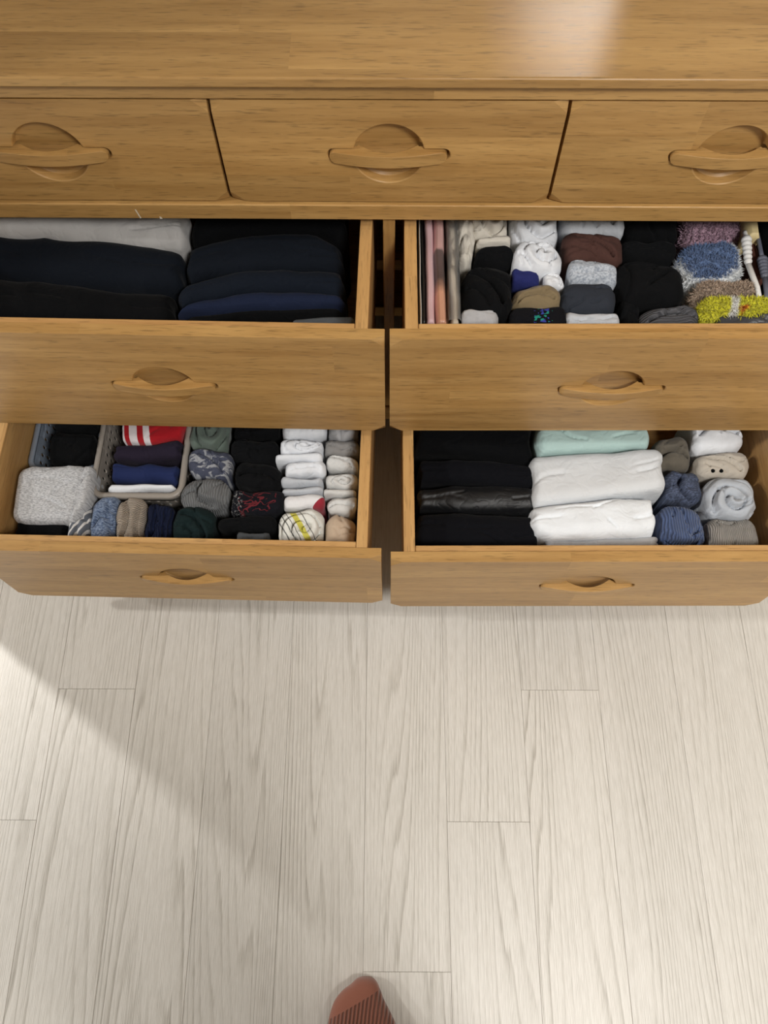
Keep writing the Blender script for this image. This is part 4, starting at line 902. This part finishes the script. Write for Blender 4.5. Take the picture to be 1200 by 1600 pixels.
# ------------------------------------------------------------------ plastic baskets
def basket(name, x0, x1, y0, y1, z0, z1, mat, label, taper=.010):
    """perforated basket: four tapered walls with real oval holes, rim and floor"""
    root = empty(name, ((x0 + x1) / 2, (y0 + y1) / 2, z0))
    tag(root, label, 'basket', 'plastic baskets in the lower left drawer')
    hx, hy, H = (x1 - x0) / 2, (y1 - y0) / 2, z1 - z0
    def P(s, t, side):
        """s along the wall 0..1, t up 0..1"""
        k = 1 - t
        ax, ay = hx - taper * k, hy - taper * k
        if side == 0: return (-ax, -ay + 2 * ay * s, t * H)
        if side == 1: return (ax, ay - 2 * ay * s, t * H)
        if side == 2: return (ax - 2 * ax * s, -ay, t * H)
        return (-ax + 2 * ax * s, ay, t * H)
    for side in range(4):
        Lw = 2 * (hy if side < 2 else hx)
        nc, nr = max(4, int(Lw / .0135)), max(4, int(H / .0150))
        V, F = [], []
        M = 12
        for i in range(nc):
            for j in range(nr):
                cs, ct, ds, dt = (i + .5) / nc, (j + .5) / nr, .5 / nc, .5 / nr
                solid = j == nr - 1 or j == 0 or (i + j) % 2 == 1 and False
                sq = []
                for m in range(M):
                    a = m * math.tau / M + math.pi / 4
                    c, s = math.cos(a), math.sin(a)
                    q = 1 / max(abs(c), abs(s))
                    sq.append((c * q, s * q))
                b = len(V)
                sh = (.25 if j % 2 else -.25) * 0
                for (c, s) in sq: V.append(P(cs + c * ds, ct + s * dt, side))
                if solid:
                    F.append(tuple(range(b, b + M)))
                else:
                    off = .18 if j % 2 else -.18
                    for m in range(M):
                        a = m * math.tau / M + math.pi / 4
                        V.append(P(cs + (math.cos(a) * .46 + off) * ds, ct + math.sin(a) * .70 * dt, side))
                    for m in range(M):
                        m2 = (m + 1) % M
                        F.append((b + m, b + m2, b + M + m2, b + M + m))
        w = mesh_obj('basket_wall', V, F, mat, root)
        bmx = bmesh.new(); bmx.from_mesh(w.data)
        bmesh.ops.remove_doubles(bmx, verts=bmx.verts, dist=1e-5)
        bmx.to_mesh(w.data); bmx.free()
        sm = w.modifiers.new('thickness', 'SOLIDIFY'); sm.thickness = .0022; sm.offset = 0
    # rolled rim: rounded rectangle tube section
    path = []
    rad = .016
    for cx, cy, a0 in ((hx - rad, hy - rad, 0), (-hx + rad, hy - rad, 90), (-hx + rad, -hy + rad, 180), (hx - rad, -hy + rad, 270)):
        for k in range(7):
            a = math.radians(a0 + k * 15)
            path.append((cx + rad * math.cos(a), cy + rad * math.sin(a), math.cos(a), math.sin(a)))
    sec = [(-.0022, -.001), (-.0022, .0028), (.0012, .0036), (.0052, .0028), (.0062, 0), (.0062, -.008), (.0046, -.008), (.0042, -.001)]
    V, F = [], []
    n, m = len(path), len(sec)
    for (x, y, nx, ny) in path:
        for (a, b) in sec: V.append((x + nx * a, y + ny * a, H + b))
    for i in range(n):
        for j in range(m):
            F.append((i * m + j, ((i + 1) % n) * m + j, ((i + 1) % n) * m + (j + 1) % m, i * m + (j + 1) % m))
    mesh_obj('rim', V, F, mat, root, smooth=True)
    ax, ay = hx - taper, hy - taper
    box('basket_floor', -ax, ax, -ay, ay, 0, .0025, mat, root, bevel=0)
    return root
BLUEP = plain('blue_grey_plastic', lin(132, 142, 156), .42)
TAUPEP = plain('taupe_plastic', lin(148, 141, 133), .42)
basket('storage_basket', -.5475, -.4490, -.1880, .010, .1585, .250, BLUEP, 'blue-grey perforated plastic basket holding black garments')
basket('storage_basket', -.4375, -.3085, -.2385, .010, .1585, .268, TAUPEP, 'taupe perforated plastic basket with a red striped garment')

# ------------------------------------------------------------------ packets standing in the upper right drawer
def packet(name, label, xf0, xf1, xb0, xb1, yf, yb, z0, z1, mat, wav=.0008, seed=1, cat='packet', group='flat packets standing in the upper right drawer'):
    rng = np.random.default_rng(seed)
    P, F = cube_grid(4, 40, 14)
    s = (P[:, 1] + 1) / 2
    t = (P[:, 2] + 1) / 2
    X0 = xf0 + (xb0 - xf0) * s
    X1 = xf1 + (xb1 - xf1) * s
    m, h = (X0 + X1) / 2, (X1 - X0) / 2
    pin = np.sqrt(np.clip(1 - np.clip((np.abs(P[:, 2]) - .95) / .05, 0, 1) ** 2 * .8, .05, 1))
    X = m + P[:, 0] * h * pin
    Y = yf + (yb - yf) * s
    Z = z0 + (z1 - z0) * t
    pts = np.stack([X, Y, Z], 1)
    X = X + wav * sines(pts, rng, 60, 6, (0.2, 1, .8)) * (t > .02)
    Z = Z + (t > .9) * wav * 1.4 * sines(pts, rng, 90, 5, (0.2, 1, 0))
    Z = np.maximum(Z, z0)
    c = ((xf0 + xf1 + xb0 + xb1) / 4, (yf + yb) / 2)
    V = np.stack([X - c[0], Y - c[1], Z - z0], 1)
    o = mesh_obj(name, V.tolist(), F, mat, smooth=True)
    o.location = (c[0], c[1], z0 + .0002)
    tag(o, label, cat, group)
    return o
def print_mat():
    N = NT('printed_card')
    tc = N.n('ShaderNodeTexCoord')
    gx, gy, gz = N.sep(tc.outputs['Generated'])[:3]
    n = N.noise(tc.outputs['Object'], 26, 3)
    f = N.math('ADD', gy, N.math('MULTIPLY', N.math('SUBTRACT', n, .5), .18))
    col = N.ramp(f, [(0, lin(206, 156, 130)), (.22, lin(214, 160, 134)), (.34, lin(92, 78, 76)), (.55, lin(112, 96, 94)), (.58, lin(222, 178, 172)), (1, lin(214, 172, 166))])
    N.set(N.bsdf.inputs['Base Color'], col)
    N.bsdf.inputs['Roughness'].default_value = .3
    N.bsdf.inputs['Coat Weight'].default_value = .4
    return N.m
def film_mat():
    N = NT('clear_film')
    tr = N.n('ShaderNodeBsdfTransparent')
    gl = N.n('ShaderNodeBsdfGlossy', i_Roughness=.12)
    df = N.n('ShaderNodeBsdfDiffuse', i_Color=(.8, .8, .78, 1))
    lw = N.n('ShaderNodeLayerWeight', i_Blend=.35)
    m1 = N.n('ShaderNodeMixShader', i_0=.16)
    N.t.links.new(tr.outputs[0], m1.inputs[1]); N.t.links.new(df.outputs[0], m1.inputs[2])
    m2 = N.n('ShaderNodeMixShader', i_0=lw.outputs['Fresnel'])
    N.t.links.new(m1.outputs[0], m2.inputs[1]); N.t.links.new(gl.outputs[0], m2.inputs[2])
    out = N.t.nodes['Material Output']
    N.t.links.new(m2.outputs[0], out.inputs[0])
    return N.m
FILM = film_mat()
B2 = .3812
packet('plastic_packet', 'thin grey-white plastic packet against the left side of the sock drawer', .0400, .0428, .0388, .0412, -.118, .09, B2, .524, plain('white_plastic', lin(196, 192, 184), .35), .0004, 1)
packet('black_folder', 'thin black folder next to the pink packet', .0434, .0480, .0420, .0448, -.118, .09, B2, .526, plain('black_card', lin(22, 22, 24), .4), .0004, 2)
packet('pink_packet', 'pale pink paper packet', .0486, .0594, .0455, .0578, -.118, .09, B2, .528, plain('pale_pink', lin(218, 184, 188), .5), .0008, 3)
packet('printed_packet', 'pink packet with a dark and peach printed picture', .0600, .0740, .0584, .0728, -.118, .09, B2, .528, print_mat(), .0008, 4)
packet('stocking_packet', 'cream stockings packet standing beside the sock rolls', .0780, .0898, .0748, .0900, -.118, .06, B2, .524, plain('cream_stockings', lin(206, 194, 174), .6), .0014, 5)
# crinkled clear film folded over the stockings packet
def film():
    rng = np.random.default_rng(11)
    nx, ny = 26, 60
    V, F = [], []
    prof = [(.0745, .45), (.0745, .515), (.0755, .5285), (.079, .5315), (.084, .5312), (.089, .5300), (.0918, .526), (.0922, .50), (.0922, .45)]
    pu = np.linspace(0, len(prof) - 1, nx)
    for j in range(ny):
        y = -.117 + .175 * j / (ny - 1)
        for i in range(nx):
            a = int(min(pu[i], len(prof) - 2)); f = pu[i] - a
            V.append((prof[a][0] * (1 - f) + prof[a + 1][0] * f, y, prof[a][1] * (1 - f) + prof[a + 1][1] * f))
    A = np.array(V)
    w = sines(A, rng, 240, 7, (1, .5, 1)); w2 = 1 - np.abs(sines(A, rng, 420, 6, (1, .35, 1)))
    up = np.clip((A[:, 2] - .51) / .02, 0, 1)
    A[:, 2] += up * (.0012 * np.abs(w) + .0014 * w2)
    A[:, 0] += (1 - up) * .0004 * w
    for j in range(ny - 1):
        for i in range(nx - 1):
            F.append((j * nx + i, j * nx + i + 1, (j + 1) * nx + i + 1, (j + 1) * nx + i))
    o = mesh_obj('plastic_film', A.tolist(), F, FILM, smooth=False)
    tag(o, 'crinkled clear plastic film over the cream stockings packet', 'plastic film')
film()

# ------------------------------------------------------------------ cords and card beside the fuzzy socks
def tube(name, pts, rads, mat, parent=None, n=14, flat=1.0):
    V, F = [], []
    P = [Vector(p) for p in pts]
    for i, p in enumerate(P):
        d = (P[min(i + 1, len(P) - 1)] - P[max(i - 1, 0)]).normalized()
        s = d.cross(Vector((0, 0, 1))).normalized()
        t = s.cross(d)
        for k in range(n):
            a = k * math.tau / n
            V.append(tuple(p + s * math.cos(a) * rads[i] + t * math.sin(a) * rads[i] * flat))
    for i in range(len(P) - 1):
        for k in range(n):
            F.append((i * n + k, i * n + (k + 1) % n, (i + 1) * n + (k + 1) % n, (i + 1) * n + k))
    F += [tuple(range(n - 1, -1, -1)), tuple(range((len(P) - 1) * n, len(P) * n))]
    return mesh_obj(name, V, F, mat, parent, smooth=True)
def cord(label, path, ribs, mat):
    root = empty('charging_cord', path[0])
    tag(root, label, 'cord', 'cords beside the fuzzy socks')
    o = Vector(path[0])
    rel = [tuple(Vector(p) - o) for p in path]
    def along(a, b, n): return [tuple(Vector(rel[a]).lerp(Vector(rel[b]), k / (n - 1))) for k in range(n)]
    tube('cable', rel[:1] + along(0, 1, 5)[1:], [.0028] * 5, mat, root)
    n = 26
    tube('strain_relief', along(1, 2, n), [.0062 - .0022 * k / (n - 1) + (.0008 if (k // 2) % 2 else -.0004) for k in range(n)], mat, root)
    tail = [tuple(v) for v in rel[2:]]
    tube('lead', tail, [.0036] * len(tail), mat, root)
    return root
WHITEP = plain('white_rubber', lin(222, 222, 220), .4)
GREYP = plain('slate_rubber', lin(92, 96, 110), .45)
cord('white cord with a ribbed strain relief', [(.4672, .030, .528), (.4665, .018, .530), (.4618, -.026, .530), (.4688, -.060, .526), (.4725, -.088, .518), (.470, -.105, .50), (.470, -.106, .385)], 8, WHITEP)
cord('slate grey cord with a ribbed strain relief', [(.4855, .030, .524), (.4835, -.012, .526), (.4805, -.046, .528), (.4800, -.066, .526), (.4805, -.090, .518), (.481, -.104, .49), (.481, -.106, .385)], 8, GREYP)
card = packet('paper_card', 'cream yellow paper card standing behind the cords', .466, .486, .470, .4905, .020, .075, B2, .536, plain('cream_card', lin(214, 196, 148), .6), .0004, 8, 'card', None)
# stack of pale cards at the right of the cords
packet('pale_card', 'pale grey cards in the right corner of the sock drawer', .4925, .500, .4925, .500, -.112, -.055, B2, .520, plain('pale_card', lin(196, 192, 186), .5), .0003, 9, 'card', None)

# ------------------------------------------------------------------ added mirror, outside the frame, puts the lamp highlight on the dresser top
mir = empty('added_mirror', (-.13, .4505, 1.25))
tag(mir, 'unseen wooden framed mirror added above the dresser for the highlight on its top', 'mirror')
MG = NT('mirror_glass')
MG.bsdf.inputs['Metallic'].default_value = 1
MG.bsdf.inputs['Roughness'].default_value = .02
MG.bsdf.inputs['Base Color'].default_value = (.92, .93, .93, 1)
box('mirror_glass', -.46, .46, -.016, -.010, -.44, .44, MG.m, mir, bevel=0)
for a in (-1, 1):
    box('frame_bar', a * .475 - .015, a * .475 + .015, -.022, 0, -.47, .47, WOOD['z'], mir)
    box('frame_bar', -.46, .46, -.022, 0, a * .455 - .015, a * .455 + .015, WOOD['x'], mir)

# ------------------------------------------------------------------ person: foot in a ribbed sock
def sock_mat():
    N = NT('rust_rib_knit')
    tc = N.n('ShaderNodeTexCoord')
    x, y, z = N.sep(tc.outputs['Object'])[:3]
    c = lin(134, 82, 64)
    n = N.noise(tc.outputs['Object'], 40, 3)
    xx = N.math('ADD', N.math('ADD', x, N.math('MULTIPLY', y, -.10)), N.math('MULTIPLY', n, .0015))
    r = N.math('SINE', N.math('MULTIPLY', xx, 1180.0))
    # the toe cap is plain knit; ribs start behind a slanted line
    ln = N.math('ADD', y, N.math('MULTIPLY', x, -.52))
    body = N.ramp(N.math('MULTIPLY_ADD', ln, 20.0, .5), [(.0, (1, 1, 1)), (.04, (0, 0, 0))])
    body = N.math('LESS_THAN', ln, -.026)
    k = N.math('MULTIPLY', N.math('MULTIPLY_ADD', r, -.5, .5), body)
    col = N.mix(k, c, tuple(v * .42 for v in c))
    fz = N.noise(tc.outputs['Object'], 900, 2)
    N.set(N.bsdf.inputs['Base Color'], col)
    N.bsdf.inputs['Roughness'].default_value = .95
    N.bsdf.inputs['Sheen Weight'].default_value = .3
    h = N.math('ADD', N.math('MULTIPLY', N.math('MULTIPLY', r, body), 1.0), N.math('MULTIPLY', fz, .5))
    N.bump(h, .7, .0014)
    return N.m
SOCK_M = sock_mat()
def loft(rings, cap=True):
    n = len(rings[0])
    V = [p for r in rings for p in r]
    F = []
    for i in range(len(rings) - 1):
        for k in range(n):
            F.append((i * n + k, i * n + (k + 1) % n, (i + 1) * n + (k + 1) % n, (i + 1) * n + k))
    F += [tuple(range(n - 1, -1, -1)), tuple(range((len(rings) - 1) * n, len(rings) * n))]
    return V, F
def foot(parent, ox, oy, mirror=1, rz=0.0):
    """socked foot and shin; tip of the big toe at the local origin, toes towards +y"""
    # (distance behind the tip, left x, right x, top height)
    S = [(.0000, -.004, .009, .015), (.0015, -.0105, .0135, .023), (.005, -.0145, .0175, .029), (.010, -.0195, .0205, .033), (.014, -.0272, .0225, .035), (.018, -.0322, .0245, .0362),
         (.024, -.0378, .0268, .038), (.030, -.0425, .030, .040), (.040, -.0465, .0365, .043), (.058, -.051, .047, .048), (.075, -.052, .050, .054),
         (.100, -.049, .046, .062), (.125, -.044, .040, .070), (.150, -.039, .035, .080), (.175, -.036, .032, .085), (.205, -.034, .032, .080), (.228, -.030, .028, .066), (.240, -.018, .017, .046)]
    rings = []
    n = 28
    for d, l, r, h in S:
        cx, hw = (l + r) / 2, (r - l) / 2
        ring = []
        for k in range(n):
            a = k * math.tau / n
            c, s = math.cos(a), math.sin(a)
            x = cx + hw * math.copysign(abs(c) ** .75, c)
            z = h * .42 + (h * .58 * abs(s) ** .85 if s >= 0 else -h * .42 * abs(s) ** .6)
            ring.append((x * mirror, -d, max(z, .001)))
        rings.append(ring)
    V, F = loft(rings)
    leg = []
    for z, cy, rx, ry in [(.03, -.195, .030, .034), (.06, -.190, .032, .042), (.09, -.188, .033, .041), (.12, -.189, .034, .040), (.18, -.192, .037, .044), (.25, -.196, .046, .054), (.33, -.198, .052, .060)]:
        leg.append([(rx * math.cos(k * math.tau / n) * mirror, cy + ry * math.sin(k * math.tau / n), z) for k in range(n)])
    V2, F2 = loft(leg)
    b = len(V)
    V += V2
    F += [tuple(i + b for i in f) for f in F2]
    o = mesh_obj('sock', V, F, SOCK_M, parent, smooth=True)
    o.location = (ox, oy, .0005)
    o.rotation_euler = (0, 0, rz)
    rm = o.modifiers.new('merge', 'REMESH'); rm.mode = 'VOXEL'; rm.voxel_size = .0032; rm.use_smooth_shade = True
    s = o.modifiers.new('smooth', 'SMOOTH'); s.iterations = 6; s.factor = .5
    o['label'] = 'rust brown ribbed sock with a plain toe'
    return o
person = empty('person', (-.027, -1.0, 0))
tag(person, 'person standing at the bottom edge, only the toe of a rust brown sock showing', 'person')
foot(person, .001, .1155, 1)
SKIN_M = plain('skin', lin(206, 164, 138), .55)
TROUSER_M = fabric('dark_trousers', lin(40, 42, 50))
SHIRT_M = fabric('grey_sweatshirt', lin(96, 98, 104))
HAIR_M = plain('dark_hair', lin(30, 24, 22), .5)
def skin(name, pts, edges, mat, parent, sub=2, root=0):
    """pts: (x, y, z, rx, ry) joints in person space, grown with a Skin modifier"""
    me = bpy.data.meshes.new(name)
    me.from_pydata([p[:3] for p in pts], edges, [])
    me.materials.append(mat)
    o = bpy.data.objects.new(name, me)
    COL.objects.link(o)
    if parent is not None: o.parent = parent
    m = o.modifiers.new('skin', 'SKIN')
    m.use_smooth_shade = True
    for v, p in zip(me.skin_vertices[0].data, pts):
        v.radius = (p[3], p[4])
    me.skin_vertices[0].data[root].use_root = True
    s = o.modifiers.new('sub', 'SUBSURF')
    s.levels = s.render_levels = sub
    return o
PX = .10      # pelvis x in person space; the left foot is at x = 0, the right one set further back
B = [(PX, -.115, .90, .125, .095), (PX, -.11, 1.06, .115, .085), (PX, -.10, 1.22, .13, .09), (PX, -.10, 1.36, .10, .07), (PX, -.085, 1.42, .05, .05), (PX, -.06, 1.49, .052, .055),
     (PX, -.03, 1.56, .075, .095), (PX, -.045, 1.64, .07, .085),
     (.015, -.11, .86, .082, .085), (.005, -.07, .47, .055, .056), (.0, -.072, .12, .036, .038),
     (.185, -.13, .86, .082, .085), (.195, -.13, .47, .055, .056), (.20, -.165, .12, .036, .038),
     (-.085, -.10, 1.33, .052, .05), (-.135, -.06, 1.08, .040, .040), (-.03, .10, 1.245, .026, .022),
     (.285, -.10, 1.33, .052, .05), (.335, -.06, 1.08, .040, .040), (.12, .10, 1.245, .026, .022)]
BE = [(0, 1), (1, 2), (2, 3), (3, 4), (4, 5), (5, 6), (6, 7), (0, 8), (8, 9), (9, 10), (0, 11), (11, 12), (12, 13), (3, 14), (14, 15), (15, 16), (3, 17), (17, 18), (18, 19)]
def hand(s, bx):
    """palm and five curled fingers holding the phone edge"""
    i0 = len(B)
    root = 16 if s < 0 else 19
    B.append((bx, .14, 1.290, .030, .013)); BE.append((root, i0))
    for k, (dx, ln) in enumerate(((-.024, .030), (-.008, .036), (.008, .034), (.024, .026))):
        a = len(B)
        B.append((bx - s * .012, .155 + dx * .5, 1.300 - dx, .0095, .009)); BE.append((i0, a))
        B.append((bx - s * .030, .162 + dx * .4, 1.312 - dx, .0088, .0082)); BE.append((a, a + 1))
        B.append((bx - s * (.030 + ln * .5), .156 + dx * .4, 1.318 - dx, .0080, .0075)); BE.append((a + 1, a + 2))
    a = len(B)
    B.append((bx - s * .004, .120, 1.310, .0105, .0095)); BE.append((i0, a))
    B.append((bx - s * .022, .127, 1.330, .0092, .0085)); BE.append((a, a + 1))
hand(-1, -.028)
hand(1, .118)
body = skin('body', B, BE, SKIN_M, person)
body['label'] = 'standing body leaning over the drawers'
skin('trousers', [(PX, -.115, .99, .14, .105), (PX, -.115, .90, .145, .115), (.012, -.11, .82, .098, .10), (.0, -.07, .47, .098, .092), (-.01, -.085, .17, .092, .080), (.188, -.13, .82, .105, .10), (.197, -.13, .47, .098, .092), (.205, -.165, .17, .092, .080)],
     [(0, 1), (1, 2), (2, 3), (3, 4), (1, 5), (5, 6), (6, 7)], TROUSER_M, person)
skin('sweatshirt', [(PX, -.115, .93, .152, .122), (PX, -.11, 1.06, .14, .105), (PX, -.10, 1.22, .15, .11), (PX, -.10, 1.37, .11, .08), (-.09, -.10, 1.335, .066, .062), (-.137, -.06, 1.08, .054, .052), (-.05, .065, 1.205, .038, .036), (.29, -.10, 1.335, .066, .062), (.337, -.06, 1.08, .054, .052), (.14, .065, 1.205, .038, .036)],
     [(0, 1), (1, 2), (2, 3), (3, 4), (4, 5), (5, 6), (3, 7), (7, 8), (8, 9)], SHIRT_M, person)
skin('hair', [(PX, -.075, 1.655, .082, .085), (PX, -.105, 1.58, .080, .062), (PX, -.105, 1.50, .07, .05)], [(0, 1), (1, 2)], HAIR_M, person)
foot(person, .20, .022, -1)
